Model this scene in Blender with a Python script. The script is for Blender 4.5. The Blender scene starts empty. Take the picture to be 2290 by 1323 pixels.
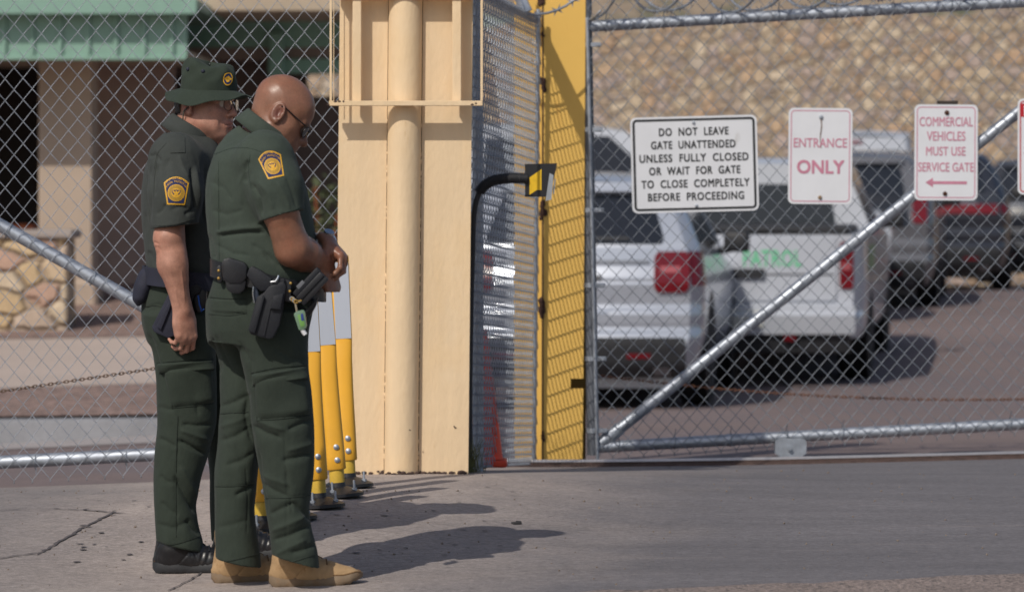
import bpy, bmesh, math, random
import numpy as np
from mathutils import Vector, Matrix, Euler
from mathutils.bvhtree import BVHTree

random.seed(7)
rng = np.random.default_rng(7)
R = math.radians
sc = bpy.context.scene

# ------------------------------------------------------------------ camera
FPX, W0, H0, HOR, CAMZ = 8500.0, 2290.0, 1323.0, 400.0, 1.335
cam_d = bpy.data.cameras.new('camera'); cam = bpy.data.objects.new('camera', cam_d)
sc.collection.objects.link(cam); sc.camera = cam
cam.location = (0, 0, CAMZ); cam.rotation_euler = (R(90), 0, 0)
cam_d.sensor_fit = 'HORIZONTAL'; cam_d.sensor_width = 36.0
cam_d.lens = 36.0 * FPX / W0
cam_d.shift_y = (HOR - H0 / 2) / W0
cam_d.clip_start = 0.5; cam_d.clip_end = 2000
cam_d.dof.use_dof = True; cam_d.dof.focus_distance = 13.8
cam_d.dof.aperture_fstop = 3.8; cam_d.dof.aperture_blades = 9
sc.render.resolution_x = 1024; sc.render.resolution_y = 591

# ------------------------------------------------------------------ light
SUN_EL, SUN_AZ = 43.5, 31.0           # light travels away from the camera and to the right
wd = bpy.data.worlds.new('World'); sc.world = wd; wd.use_nodes = True
nt = wd.node_tree; nt.nodes.clear()
sky = nt.nodes.new('ShaderNodeTexSky'); sky.sky_type = 'NISHITA'; sky.sun_disc = False
sky.sun_elevation = R(SUN_EL); sky.sun_rotation = R(180 + SUN_AZ)
sky.air_density = 1.0; sky.dust_density = 2.0; sky.ozone_density = 1.0
bg = nt.nodes.new('ShaderNodeBackground'); bg.inputs[1].default_value = 0.085
wo = nt.nodes.new('ShaderNodeOutputWorld')
nt.links.new(sky.outputs[0], bg.inputs[0]); nt.links.new(bg.outputs[0], wo.inputs[0])
sun_d = bpy.data.lights.new('sun', 'SUN'); sun_d.energy = 2.9; sun_d.angle = R(0.5)
sun_d.color = (1.0, 0.94, 0.84)
sun = bpy.data.objects.new('sun', sun_d); sc.collection.objects.link(sun)
L = Vector((math.sin(R(SUN_AZ)) * math.cos(R(SUN_EL)), math.cos(R(SUN_AZ)) * math.cos(R(SUN_EL)), -math.sin(R(SUN_EL))))
sun.rotation_euler = L.to_track_quat('-Z', 'Y').to_euler(); sun.location = (-6, -10, 14)
sc.view_settings.view_transform = 'Standard'; sc.view_settings.look = 'None'
sc.view_settings.exposure = 0.0; sc.view_settings.gamma = 1.0

# ------------------------------------------------------------------ helpers
def P(px, py, s):
    """a pixel of the 2290x1323 photograph at a scale of s pixels per metre -> world point"""
    return np.array(((px - W0 / 2) / s, FPX / s, CAMZ - (py - HOR) / s))

def tag(o, label=None, cat=None, group=None, kind=None):
    if label: o['label'] = label
    if cat: o['category'] = cat
    if group: o['group'] = group
    if kind: o['kind'] = kind
    return o

def thing(name, loc, label=None, cat=None, group=None):
    o = bpy.data.objects.new(name, None); o.empty_display_size = 0.1
    sc.collection.objects.link(o); o.location = loc
    return tag(o, label, cat, group)

def wloc(o):
    v = Vector((0, 0, 0))
    while o is not None:
        v += o.location; o = o.parent
    return np.array(v)

class MB:
    """collects vertices (world coordinates) and builds ONE mesh object"""
    def __init__(s): s.v = []; s.f = []; s.n = 0; s.mi = []; s.cur = 0
    def add(s, v, f):
        v = np.asarray(v, float).reshape(-1, 3); b = s.n
        s.v.append(v); s.n += len(v)
        for q in f: s.f.append(tuple(int(i) + b for i in q)); s.mi.append(s.cur)
        return s
    def bm(s, b, M=None):
        b.verts.index_update()
        v = [((M @ x.co) if M is not None else x.co)[:] for x in b.verts]
        s.add(v, [[x.index for x in f.verts] for f in b.faces]); b.free(); return s
    def box(s, c, size, bev=0.0, rot=None, seg=1):
        b = bmesh.new(); bmesh.ops.create_cube(b, size=1.0)
        for x in b.verts: x.co = Vector((x.co.x * size[0], x.co.y * size[1], x.co.z * size[2]))
        if bev > 0: bmesh.ops.bevel(b, geom=b.edges[:], offset=bev, segments=seg, affect='EDGES', profile=0.5)
        M = Matrix.Translation(Vector(c)) @ ((rot if isinstance(rot, Matrix) else Euler(rot).to_matrix()).to_4x4() if rot is not None else Matrix())
        return s.bm(b, M)
    def tube(s, pts, r, n=8, cap=True, ref=None):
        v, f = tube_geo(np.asarray(pts, float), r, n, cap, ref); return s.add(v, f)
    def prism(s, poly, d):
        """extrude a planar polygon (list of 3-D points) by vector d"""
        k = len(poly); a = [np.asarray(p, float) for p in poly]; b = [p + np.asarray(d, float) for p in a]
        return s.add(a + b, [list(range(k))[::-1], list(range(k, 2 * k))] + [[i, (i + 1) % k, k + (i + 1) % k, k + i] for i in range(k)])
    def grid(s, G, closed=False):
        """G: (m,n,3) array of points"""
        m, n = G.shape[:2]; f = []
        for i in range(m - 1):
            for j in range(n - 1 + (1 if closed else 0)):
                j2 = (j + 1) % n
                f.append((i * n + j, i * n + j2, (i + 1) * n + j2, (i + 1) * n + j))
        return s.add(G.reshape(-1, 3), f)
    def lathe(s, c, prof, n=20, axis='z'):
        c = np.asarray(c, float); G = []
        for (r, h) in prof:
            a = np.linspace(0, 2 * np.pi, n, endpoint=False)
            if axis == 'z': q = np.stack([r * np.cos(a), r * np.sin(a), np.full(n, h)], 1)
            elif axis == 'x': q = np.stack([np.full(n, h), r * np.cos(a), r * np.sin(a)], 1)
            else: q = np.stack([r * np.cos(a), np.full(n, h), -r * np.sin(a)], 1)
            G.append(q + c)
        G = np.array(G); b = s.n; s.grid(G, True)
        if prof[0][0] > 1e-6: s.f.append(tuple(b + i for i in range(n))[::-1]); s.mi.append(s.cur)
        if prof[-1][0] > 1e-6: s.f.append(tuple(b + (len(prof) - 1) * n + i for i in range(n))); s.mi.append(s.cur)
        return s
    def build(s, name, m, parent=None, smooth=True, angle=35):
        V = np.concatenate(s.v) if s.v else np.zeros((0, 3))
        if parent is not None: V = V - wloc(parent)
        me = bpy.data.meshes.new(name); me.from_pydata(V.tolist(), [], s.f)
        for x in (m if isinstance(m, (list, tuple)) else [m]): me.materials.append(x)
        if isinstance(m, (list, tuple)): me.polygons.foreach_set('material_index', s.mi)
        me.validate(); me.update()
        if smooth:
            me.polygons.foreach_set('use_smooth', [True] * len(me.polygons))
            if angle < 180: me.set_sharp_from_angle(angle=R(angle))
        o = bpy.data.objects.new(name, me); sc.collection.objects.link(o); o.parent = parent
        return o

def tube_geo(p, r, n=8, cap=True, ref=None):
    k = len(p); r = np.broadcast_to(np.asarray(r, float), (k,))
    t = np.gradient(p, axis=0); t /= np.linalg.norm(t, axis=1)[:, None] + 1e-12
    if ref is not None:
        u = np.cross(t, np.asarray(ref, float)); u /= np.linalg.norm(u, axis=1)[:, None] + 1e-12
    else:
        u = np.zeros_like(p); a = np.array((0, 0, 1.)) if abs(t[0][2]) < .9 else np.array((1., 0, 0))
        u0 = np.cross(t[0], a); u[0] = u0 / np.linalg.norm(u0)
        for i in range(1, k):
            x = u[i - 1] - t[i] * np.dot(u[i - 1], t[i]); u[i] = x / (np.linalg.norm(x) + 1e-12)
    w = np.cross(t, u); a = np.linspace(0, 2 * np.pi, n, endpoint=False)
    G = p[:, None, :] + r[:, None, None] * (np.cos(a)[None, :, None] * u[:, None, :] + np.sin(a)[None, :, None] * w[:, None, :])
    i = np.arange(k - 1)[:, None] * n; j = np.arange(n)[None, :]; j2 = (j + 1) % n
    f = np.stack([i + j, i + j2, i + n + j2, i + n + j], -1).reshape(-1, 4).tolist()
    if cap: f.append(list(range(n))[::-1]); f.append(list(range((k - 1) * n, k * n)))
    return G.reshape(-1, 3), f

def spline(pts, n=12):
    p = np.asarray(pts, float); p = np.vstack([2 * p[0] - p[1], p, 2 * p[-1] - p[-2]]); o = []
    for i in range(1, len(p) - 2):
        for t in np.linspace(0, 1, n, endpoint=False):
            a, b, c, d = p[i - 1:i + 3]
            o.append(.5 * (2 * b + (c - a) * t + (2 * a - 5 * b + 4 * c - d) * t * t + (3 * b - a - 3 * c + d) * t ** 3))
    o.append(p[-2]); return np.array(o)

def copy_tree(o, parent=None):
    c = o.copy(); sc.collection.objects.link(c)
    if parent is not None: c.parent = parent
    for ch in [x for x in bpy.data.objects if x.parent == o]: copy_tree(ch, c)
    return c

# ---- materials
def lin(h):
    """sRGB 0-255 triple -> linear"""
    return tuple(((c / 255) / 12.92 if c / 255 <= .04045 else ((c / 255 + .055) / 1.055) ** 2.4) for c in h)

class Mt:
    """small node-tree builder around a Principled BSDF"""
    def __init__(s, name, col=(.5, .5, .5), rough=.6, metal=0.0, spec=.5):
        s.m = bpy.data.materials.new(name); s.m.use_nodes = True; s.t = s.m.node_tree
        s.b = s.t.nodes['Principled BSDF']; s.tc = None
        s.b.inputs['Base Color'].default_value = (*col, 1); s.b.inputs['Roughness'].default_value = rough
        s.b.inputs['Metallic'].default_value = metal; s.b.inputs['Specular IOR Level'].default_value = spec
        s.col = None; s.base = col
    def N(s, t, **k):
        n = s.t.nodes.new(t)
        for a, v in k.items(): setattr(n, a, v)
        return n
    def L(s, a, b): s.t.links.new(a, b)
    def co(s, scale=(1, 1, 1), space='Object'):
        if s.tc is None: s.tc = s.N('ShaderNodeTexCoord')
        mp = s.N('ShaderNodeMapping'); mp.inputs['Scale'].default_value = scale
        s.L(s.tc.outputs[space], mp.inputs[0]); return mp.outputs[0]
    def noise(s, scale, detail=4, rough=.6, st=(1, 1, 1), dist=0):
        n = s.N('ShaderNodeTexNoise'); n.inputs['Scale'].default_value = scale; n.inputs['Detail'].default_value = detail
        n.inputs['Roughness'].default_value = rough; n.inputs['Distortion'].default_value = dist
        s.L(s.co(st), n.inputs['Vector']); return n.outputs['Fac']
    def ramp(s, fac, stops):
        r = s.N('ShaderNodeValToRGB'); e = r.color_ramp.elements
        while len(e) < len(stops): e.new(.5)
        for x, (p, c) in zip(e, stops): x.position = p; x.color = (*c, 1) if len(c) == 3 else c
        s.L(fac, r.inputs[0]); return r.outputs[0]
    def mixc(s, fac, a, b, mode='MIX'):
        n = s.N('ShaderNodeMix', data_type='RGBA', blend_type=mode)
        for i, x in ((0, fac), (6, a), (7, b)):
            if hasattr(x, 'is_linked'): s.L(x, n.inputs[i])
            else: n.inputs[i].default_value = x if i == 0 else (*x, 1) if len(x) == 3 else x
        return n.outputs[2]
    def math(s, op, a, b=0.0):
        n = s.N('ShaderNodeMath', operation=op)
        for i, x in enumerate((a, b)):
            if hasattr(x, 'is_linked'): s.L(x, n.inputs[i])
            else: n.inputs[i].default_value = x
        return n.outputs[0]
    def vary(s, scale, amt, detail=4, st=(1, 1, 1)):
        """multiply the colour by 1 +- amt of noise"""
        f = s.ramp(s.noise(scale, detail, .6, st), [(.3, (1 - amt,) * 3), (.7, (1 + amt,) * 3)])
        s.col = s.mixc(1.0, s.col if s.col is not None else s.base, f, 'MULTIPLY'); return s
    def spots(s, scale, lo, hi, c, detail=6, st=(1, 1, 1)):
        f = s.ramp(s.noise(scale, detail, .65, st), [(lo, (0, 0, 0)), (hi, (1, 1, 1))])
        s.col = s.mixc(f, s.col if s.col is not None else s.base, c); return s
    def bump(s, scale, strength, detail=4, dist=.005, st=(1, 1, 1), h=None):
        n = s.N('ShaderNodeBump'); n.inputs['Strength'].default_value = strength; n.inputs['Distance'].default_value = dist
        s.L(h if h is not None else s.noise(scale, detail, .6, st), n.inputs['Height'])
        if s.b.inputs['Normal'].is_linked: s.L(s.b.inputs['Normal'].links[0].from_socket, n.inputs['Normal'])
        s.L(n.outputs[0], s.b.inputs['Normal']); return s
    def rough(s, scale, lo, hi, st=(1, 1, 1)):
        f = s.ramp(s.noise(scale, 4, .6, st), [(.3, (lo,) * 3), (.7, (hi,) * 3)]); s.L(f, s.b.inputs['Roughness']); return s
    def done(s):
        if s.col is not None: s.L(s.col, s.b.inputs['Base Color'])
        return s.m

def plain(name, col, rough=.6, metal=0., vary=.12, vs=20, spec=.5, bump=0., bs=200):
    m = Mt(name, col, rough, metal, spec)
    if vary: m.vary(vs, vary)
    if bump: m.bump(bs, bump)
    return m.done()
# ------------------------------------------------------------------ terrain
def tps(ctrl):
    c = np.array([tuple(q) for q in ctrl], float); xy = c[:, :2]; z = c[:, 2]; n = len(c)
    def U(r2): return np.where(r2 > 1e-12, .5 * r2 * np.log(r2 + 1e-12), 0)
    K = U(((xy[:, None] - xy[None]) ** 2).sum(-1)) + np.eye(n) * .05
    Pm = np.hstack([np.ones((n, 1)), xy]); A = np.block([[K, Pm], [Pm.T, np.zeros((3, 3))]])
    w = np.linalg.solve(A, np.concatenate([z, np.zeros(3)]))
    def f(x, y):
        x = np.asarray(x, float); y = np.asarray(y, float)
        r2 = (x[..., None] - xy[:, 0]) ** 2 + (y[..., None] - xy[:, 1]) ** 2
        return U(r2) @ w[:n] + w[n] + w[n + 1] * x + w[n + 2] * y
    return f

slab_h = tps([P(640, 1309, 680), P(420, 1279, 655), P(0, 1300, 668), P(0, 1092, 530), P(345, 1078, 530), P(740, 1062, 532), P(900, 1058, 535),
              P(1060, 1056, 528), P(1310, 1047, 480), P(1800, 1036, 473), P(2290, 1023, 472), P(588, 1186, 624), P(650, 1160, 610), P(716, 1134, 595), P(757, 1110, 581), P(787, 1088, 567),
              P(1260, 1185, 606), P(976, 1094, 564), P(1050, 1250, 650), P(1600, 1150, 586), P(2290, 1235, 640),
              P(1640, 1310, 690), (-6, 12, -.02), (6, 11, .05), (-6, 7, -.05), (6, 7, -.03), (0, 4, -.05), (-8, 16.1, .0), (8, 18, .1)])
lot_h = tps([P(1310, 1040, 455), P(2290, 1022, 455), P(0, 1085, 503), P(745, 1075, 503), P(0, 997, 340), P(345, 977, 340), P(1500, 915, 294), P(1950, 862, 262),
             P(2050, 690, 197), P(2190, 650, 174), P(1300, 640, 133), P(2290, 640, 133), (-12, 30, -.4), (14, 30, -.2), (-10, 60, -.3), (16, 60, -.2), (-12, 18, -.1), (12, 18, 0)])

def sheet(name, m, xs, ys, h, label=None, dz=0., mask=None):
    X, Y = np.meshgrid(xs, ys); G = np.stack([X, Y, h(X, Y) + dz], -1)
    b = MB(); b.grid(G[:, ::1]); o = b.build(name, m, angle=180); o['kind'] = 'structure'; return o

# --- materials of the ground
m = Mt('lot_asphalt', lin((118, 103, 100)), .92)
m.vary(.5, .10, 5); m.vary(6, .12, 6); m.spots(.35, .45, .7, lin((108, 98, 101))); m.vary(120, .22, 3); m.bump(180, .4, 3, .006)
M_lot = m.done()
m = Mt('driveway', lin((128, 122, 124)), .88)
# pale concrete on the left and round the pillar base, tyre-darkened asphalt in the driveway: a real change of surface
tc = m.N('ShaderNodeTexCoord'); sp = m.N('ShaderNodeSeparateXYZ'); m.L(tc.outputs['Object'], sp.inputs[0])
wob = m.math('MULTIPLY', m.math('SUBTRACT', m.noise(1.1, 5, .65, (1, .8, 1)), .5), 1.6)
edge = m.math('ADD', m.math('ADD', sp.outputs[0], m.math('MULTIPLY', m.math('SUBTRACT', sp.outputs[1], 15.0), -.16)), wob)
fr = m.ramp(m.math('MULTIPLY_ADD', edge, .5), [(.25, (0, 0, 0)), (.9, (1, 1, 1))])
edge.node.label = ''
conc = m.ramp(m.noise(2.2, 6, .6, (1, 1, 1)), [(.3, lin((150, 139, 134))), (.7, lin((166, 154, 147)))])
dark = m.ramp(m.noise(1.4, 6, .65, (.35, 2.2, 1)), [(.28, lin((93, 90, 93))), (.72, lin((113, 109, 112)))])
m.col = m.mixc(fr, conc, dark)
# darkening of the worn concrete towards the left kerb
fl = m.ramp(m.math('ADD', m.math('MULTIPLY', sp.outputs[0], -.6), m.math('SUBTRACT', m.noise(.9, 5, .6), 1.2)), [(.0, (0, 0, 0)), (.55, (.75,) * 3)])
m.col = m.mixc(fl, m.col, lin((112, 107, 107)))
m.spots(26, .66, .72, lin((96, 90, 90)), 3, (.5, 1, 1)); m.spots(5, .62, .75, lin((126, 118, 116)), 6, (.25, 1.6, 1))
m.vary(260, .26, 2); m.vary(95, .26, 3, (.6, 1, 1)); m.vary(38, .16, 4, (.5, 1, 1)); m.spots(120, .68, .74, lin((150, 142, 138)), 2); m.bump(260, .35, 2, .003); m.bump(110, .3, 3, .004); m.bump(30, .12, 4, .01)
M_drive = m.done()
m = Mt('gravel', lin((138, 124, 118)), .95); m.vary(60, .45, 3); m.vary(3, .15); m.spots(45, .58, .66, lin((84, 78, 76)), 2); m.bump(60, 1.0, 3, .02)
M_grav = m.done()

lot = sheet('ground', M_lot, np.concatenate([np.linspace(-60, -9, 12), np.linspace(-8, 9, 60), np.linspace(10, 70, 14)]),
            np.concatenate([np.linspace(15.8, 35, 90), np.linspace(36, 75, 40), np.linspace(80, 140, 10)]),
            lambda X, Y: np.where(Y < 18.25, np.minimum(lot_h(X, Y), slab_h(X, np.minimum(Y, 18.)) - .06 - .12 * (X > -.3) * (Y < 17.9)), lot_h(X, Y)))
# far ground and the roadside behind the camera, one wide sheet a little below everything
b = MB(); b.add([(-300, -60, -3.2), (300, -60, -3.2), (300, 600, -3.2), (-300, 600, -3.2)], [(0, 1, 2, 3)])
b.build('desert_floor', plain('desert_floor', lin((170, 150, 130)), .95), None)['kind'] = 'structure'

# --- the driveway slab: its far edge runs along the left fence and steps back to the gate rail on the right
XS = np.concatenate([np.linspace(-9, -3, 13), np.linspace(-2.9, 3.6, 110), np.linspace(3.8, 9, 14)])
def far_edge(x):
    a = 16.13; c = 17.98 + .0 * x
    t = np.clip((x - (-.16)) / .06, 0, 1)
    return a + (c - a) * t
rows = []
YA = np.concatenate([np.linspace(3, 10, 10), np.linspace(10.2, 16.13, 70)])
for x in XS:
    ye = far_edge(x); ys = np.concatenate([YA, np.linspace(16.13, max(ye, 16.131), 26)[1:]]); z = slab_h(np.full_like(ys, x), ys)
    rows.append(np.concatenate([np.stack([np.full_like(ys, x), ys, z], 1), [[x, ye + .004, z[-1] - .02], [x, ye + .01, z[-1] - .5]]]))
b = MB(); b.grid(np.array(rows)[::-1]); b.build('driveway', M_drive, angle=50)['kind'] = 'structure'

# --- gravelly road shoulder nearest the camera, one step lower at the asphalt edge
rows = []
for x in np.linspace(-1.2, 9, 90):
    w = .025 * math.sin(x * 9.1) + .018 * math.sin(x * 23 + 1) + .012 * math.sin(x * 51)
    y1 = 12.10 + .30 * (x + .05) + w; ys = np.linspace(max(2.5, y1 - 5), y1, 40)
    z = slab_h(np.full_like(ys, x), ys) + .006 + .012 * np.clip((y1 - ys) * 8, 0, 1) + .004 * np.sin(ys * 67 + x * 31) * np.sin(x * 83 - ys * 29)
    z[-1] -= .012
    rows.append(np.stack([np.full_like(ys, x), ys, z], 1))
b = MB(); b.grid(np.array(rows)[::-1]); b.build('road_shoulder', M_grav, angle=180)['kind'] = 'structure'

# --- joints and cracks in the concrete
def ground_hit(px, py, dz=.004):
    d = P(px, py, 100.) - np.array((0, 0, CAMZ)); d /= d[1]; lo, hi = 8.0, 18.5
    for y in np.linspace(9, 18.3, 400):
        q = d * y
        if q[2] + CAMZ < slab_h(q[0], y) and q[2] < 0: hi = y; break
        lo = y
    for _ in range(30):
        y = (lo + hi) / 2; q = d * y
        if q[2] + CAMZ < slab_h(q[0], y): hi = y
        else: lo = y
    q = d * hi; return np.array((q[0], hi, slab_h(q[0], hi) + dz))
M_crack = plain('joint_filler', lin((84, 79, 80)), .9, vs=60, vary=.3)
def crack(pts, w, jag=.006):
    p = [ground_hit(*q) for q in pts]; o = []
    for a, c in zip(p[:-1], p[1:]):
        k = max(2, int(np.linalg.norm(c - a) / .03))
        for t in np.linspace(0, 1, k, endpoint=False): o.append(a + (c - a) * t)
    o.append(p[-1]); o = np.array(o); o[1:-1, :2] += rng.normal(0, jag, (len(o) - 2, 2)); G = []
    for i, q in enumerate(o):
        t = o[min(i + 1, len(o) - 1)] - o[max(i - 1, 0)]; n = np.array((-t[1], t[0], 0)); n /= np.linalg.norm(n) + 1e-9
        ww = .62 * w * (.35 + .9 * rng.random()) * (.3 if i in (0, len(o) - 1) else 1)
        a = q + n * ww; c = q - n * ww
        for e in (a, c): e[2] = slab_h(e[0], e[1]) + .004
        G.append((a, c))
    b = MB(); b.grid(np.array(G)); b.build('pavement_joint', M_crack, angle=180)['kind'] = 'structure'
crack([(-60, 1144), (60, 1139), (110, 1137)], .008); crack([(110, 1137), (180, 1140), (262, 1147), (282, 1149)], .010)
crack([(83, 1241), (160, 1196), (215, 1166), (262, 1142)], .011); crack([(-60, 1254), (20, 1246), (112, 1233)], .007)
crack([(452, 1280), (420, 1300), (375, 1322)], .006, .002)
for k in range(46):
    px, py = (rng.uniform(150, 345), rng.uniform(1110, 1260)) if k < 22 else (rng.uniform(720, 1200), rng.uniform(1080, 1250))
    c = ground_hit(px, py); w = rng.uniform(.006, .02)
    if k == 0: bs = MB()
    a = np.linspace(0, 2 * np.pi, 8)[:-1]; rr = w * rng.uniform(.5, 1, 7)
    v = np.stack([c[0] + rr * np.cos(a), c[1] + .8 * rr * np.sin(a), np.zeros(7)], 1); v[:, 2] = slab_h(v[:, 0], v[:, 1]) + .004
    bs.add(v, [range(7)])
bs.build('oil_stains', M_crack, angle=180)['kind'] = 'structure'
# stones, chips and grit lying on the slab
bs = MB()
for k in range(420):
    px, py = rng.uniform(-20, 2290), 1045 + 265 * rng.random() ** 1.3
    if px < 1060: py = max(py, 1098)
    try: c = ground_hit(px, py, 0)
    except Exception: continue
    r0 = .0018 + .004 * rng.random() ** 3
    bb = bmesh.new(); bmesh.ops.create_icosphere(bb, subdivisions=1, radius=r0)
    for v in bb.verts: v.co *= rng.uniform(.6, 1.25)
    bs.bm(bb, Matrix.Translation(Vector(c) + Vector((0, 0, r0 * .4))))
o = bs.build('grit', plain('grit', lin((120, 108, 98)), .9, vs=300, vary=.6), None, False); tag(o, kind='stuff')
b = MB(); c = ground_hit(1155, 1171, 0); b.box(c + (0, 0, .004), (.034, .024, .008), .002, (0.05, 0, .4)); b.box(c + (.008, .004, .009), (.02, .012, .005), .001, (.1, .1, .2))
tag(b.build('rubble_chip', plain('dark_chip', lin((52, 50, 52)), .8)), 'small dark chip of debris lying on the driveway beside the shadows', 'debris')
# dry grass tuft at the pillar's right foot
def tuft(c, n, h, name):
    b = MB()
    for k in range(n):
        a = rng.uniform(0, 6.28); l = h * rng.uniform(.5, 1.); p0 = np.array(c) + (rng.normal(0, .022), rng.normal(0, .02), 0)
        tip = p0 + (l * .5 * math.cos(a), l * .4 * math.sin(a), l)
        mid = (p0 + tip) / 2 + (0, 0, .15 * l); b.tube([p0, mid, tip], [.0012, .001, .0003], 3)
    return tag(b.build(name, plain(name, lin((92, 96, 58)), .8, vs=40, vary=.4)), kind='stuff')
tuft(P(1056, 1056, 530), 60, .16, 'grass')

# ------------------------------------------------------------------ the yard behind the left fence
yard = lambda X, Y: -.27 + (np.clip(Y, 25, 31.5) - 25) * .041 + np.clip(Y - 31.5, 0, 6) * .07
m = Mt('sidewalk_concrete', lin((178, 162, 152)), .9); m.vary(.8, .08, 5); m.vary(40, .1, 3); M_walk = m.done()
m = Mt('kerb_concrete', lin((134, 134, 138)), .85); m.vary(3, .12, 5); m.vary(50, .1); M_kerb = m.done()
m = Mt('red_gravel', lin((138, 116, 108)), .95); m.vary(14, .45, 3); m.vary(1.5, .1); m.bump(18, 1, 3, .05); M_red = m.done()
XE = -.9
ky = lambda x: 25.0 + .13 * (x + 4.2)          # kerb line drifts away to the right
def strip(name, mt, f0, f1, dz):
    rows = []
    for x in np.linspace(-14, XE, 40):
        ys = np.linspace(f0(x), f1(x), 14); rows.append(np.stack([np.full(14, x), ys, yard(0, ys) + dz], 1))
    b = MB(); b.grid(np.array(rows)[::-1]); b.build(name, mt, angle=180)['kind'] = 'structure'
strip('soil_strip', M_red, lambda x: ky(x) + .14, lambda x: 27.0 + .35 * (x + 4.2), .02)
strip('sidewalk', M_walk, lambda x: 26.95 + .35 * (x + 4.2), lambda x: 31.4 + .18 * (x + 4.2), .024)
strip('gravel_bed', M_red, lambda x: 31.35 + .18 * (x + 4.2), lambda x: 44.0, .03)
rows = []
for x in np.linspace(-14, XE, 40):
    y = ky(x); zt = yard(0, 25.) + .015; zb = lot_h(x, y) - .25
    rows.append([(x, y, zb), (x, y + .015, zt - .03), (x, y + .03, zt - .006), (x, y + .06, zt), (x, y + .16, zt), (x, y + .165, zt - .1)])
b = MB(); b.grid(np.array(rows)[::-1]); b.build('kerb', M_kerb, angle=40)['kind'] = 'structure'
rows = []
for x in np.linspace(-14, XE, 30):
    ys = np.linspace(ky(x) - 1.35, ky(x) + .01, 6); rows.append(np.stack([np.full(6, x), ys, lot_h(np.full(6, x), ys) + .006], 1))
b = MB(); b.grid(np.array(rows)[::-1]); b.build('gutter', plain('gutter', lin((158, 150, 148)), .9, vs=3), angle=180)['kind'] = 'structure'

# ------------------------------------------------------------------ stonework
def stone_mat(name, sc_, st, mortar, pal, mw=.06, edge='DISTANCE_TO_EDGE'):
    m = Mt(name, (.4, .3, .2), .9)
    v = m.N('ShaderNodeTexVoronoi'); v.inputs['Scale'].default_value = sc_; v.inputs['Randomness'].default_value = .85
    e = m.N('ShaderNodeTexVoronoi', feature=edge); e.inputs['Scale'].default_value = sc_; e.inputs['Randomness'].default_value = .85
    co = m.co(st); ns = m.N('ShaderNodeTexNoise'); ns.inputs['Scale'].default_value = sc_ * .9; m.L(co, ns.inputs['Vector'])
    add = m.N('ShaderNodeMix', data_type='VECTOR'); add.inputs[0].default_value = .10; m.L(co, add.inputs[4]); m.L(ns.outputs['Color'], add.inputs[5])
    m.L(add.outputs[1], v.inputs['Vector']); m.L(add.outputs[1], e.inputs['Vector'])
    s3 = m.N('ShaderNodeSeparateColor'); m.L(v.outputs['Color'], s3.inputs[0])
    n = len(pal); c = m.ramp(s3.outputs[0], [(i / n, p) for i, p in enumerate(pal)]); c.node.color_ramp.interpolation = 'CONSTANT'
    sh = m.ramp(s3.outputs[1], [(0, (.84,) * 3), (1, (1.06,) * 3)]); c = m.mixc(1., c, sh, 'MULTIPLY')
    ed = m.ramp(e.outputs['Distance'], [(mw * .4, (0, 0, 0)), (mw, (1, 1, 1))])
    m.col = m.mixc(ed, mortar, c)
    m.col = m.mixc(.32 if name == 'rubble_masonry' else .42, m.col, lin((178, 162, 146)))
    m.vary(9, .14, 5); m.vary(60, .12, 3)
    h = m.ramp(e.outputs['Distance'], [(0, (0, 0, 0)), (mw * 3, (1, 1, 1))]); m.bump(1, .9, h=h, dist=.06); m.bump(14, .3, 5, .03)
    return m.done()
pal_wall = [lin(c) for c in ((186, 162, 132), (196, 176, 148), (172, 148, 124), (188, 156, 122), (180, 166, 150), (160, 142, 128), (206, 188, 162), (178, 144, 112), (162, 144, 138), (192, 172, 144), (174, 154, 146))]
M_rock = stone_mat('rubble_masonry', 5.0, (1, .6, 1.15), lin((166, 148, 128)), pal_wall, .05)
b = MB()
# long retaining wall of mortared rubble, battered and with an uneven crest
xs = np.linspace(-14, 40, 200); G = []
for x in xs:
    top = CAMZ + (400 - (50 - 3.0 * x)) / 133 + .05 * math.sin(x * 3.1) + .05 * math.sin(x * 7.7 + 1); y0 = FPX / 133
    zb = -1.2; G.append([(x, y0 + .0, zb), (x, y0 + .12, (top + zb) * .35), (x, y0 + .3, (top + zb) * .75), (x, y0 + .42, top), (x, y0 + .9, top + .02), (x, y0 + 1.0, zb)])
b.grid(np.array(G)[::-1])
tag(b.build('retaining_wall', M_rock, None, angle=60), 'long tall retaining wall of tan and orange rubble stone behind the parked vehicles', 'stone wall')
m = Mt('hillside', lin((150, 132, 112)), .95); m.vary(.5, .25, 6); m.spots(.9, .5, .62, lin((92, 96, 74)), 5); m.vary(4, .25, 5); M_hill = m.done()
X, Y = np.meshgrid(np.linspace(-40, 80, 80), np.linspace(65, 190, 50))
Z = 3.9 + (Y - 65) * .16 + .5 * np.sin(X * .31) * np.sin(Y * .17) + .25 * np.sin(X * 1.3 + Y * .7) - np.clip(-4 - X, 0, 40) * .10
b = MB(); b.grid(np.stack([X, Y, Z], -1)); b.build('hill', M_hill, angle=180)['kind'] = 'structure'

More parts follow.
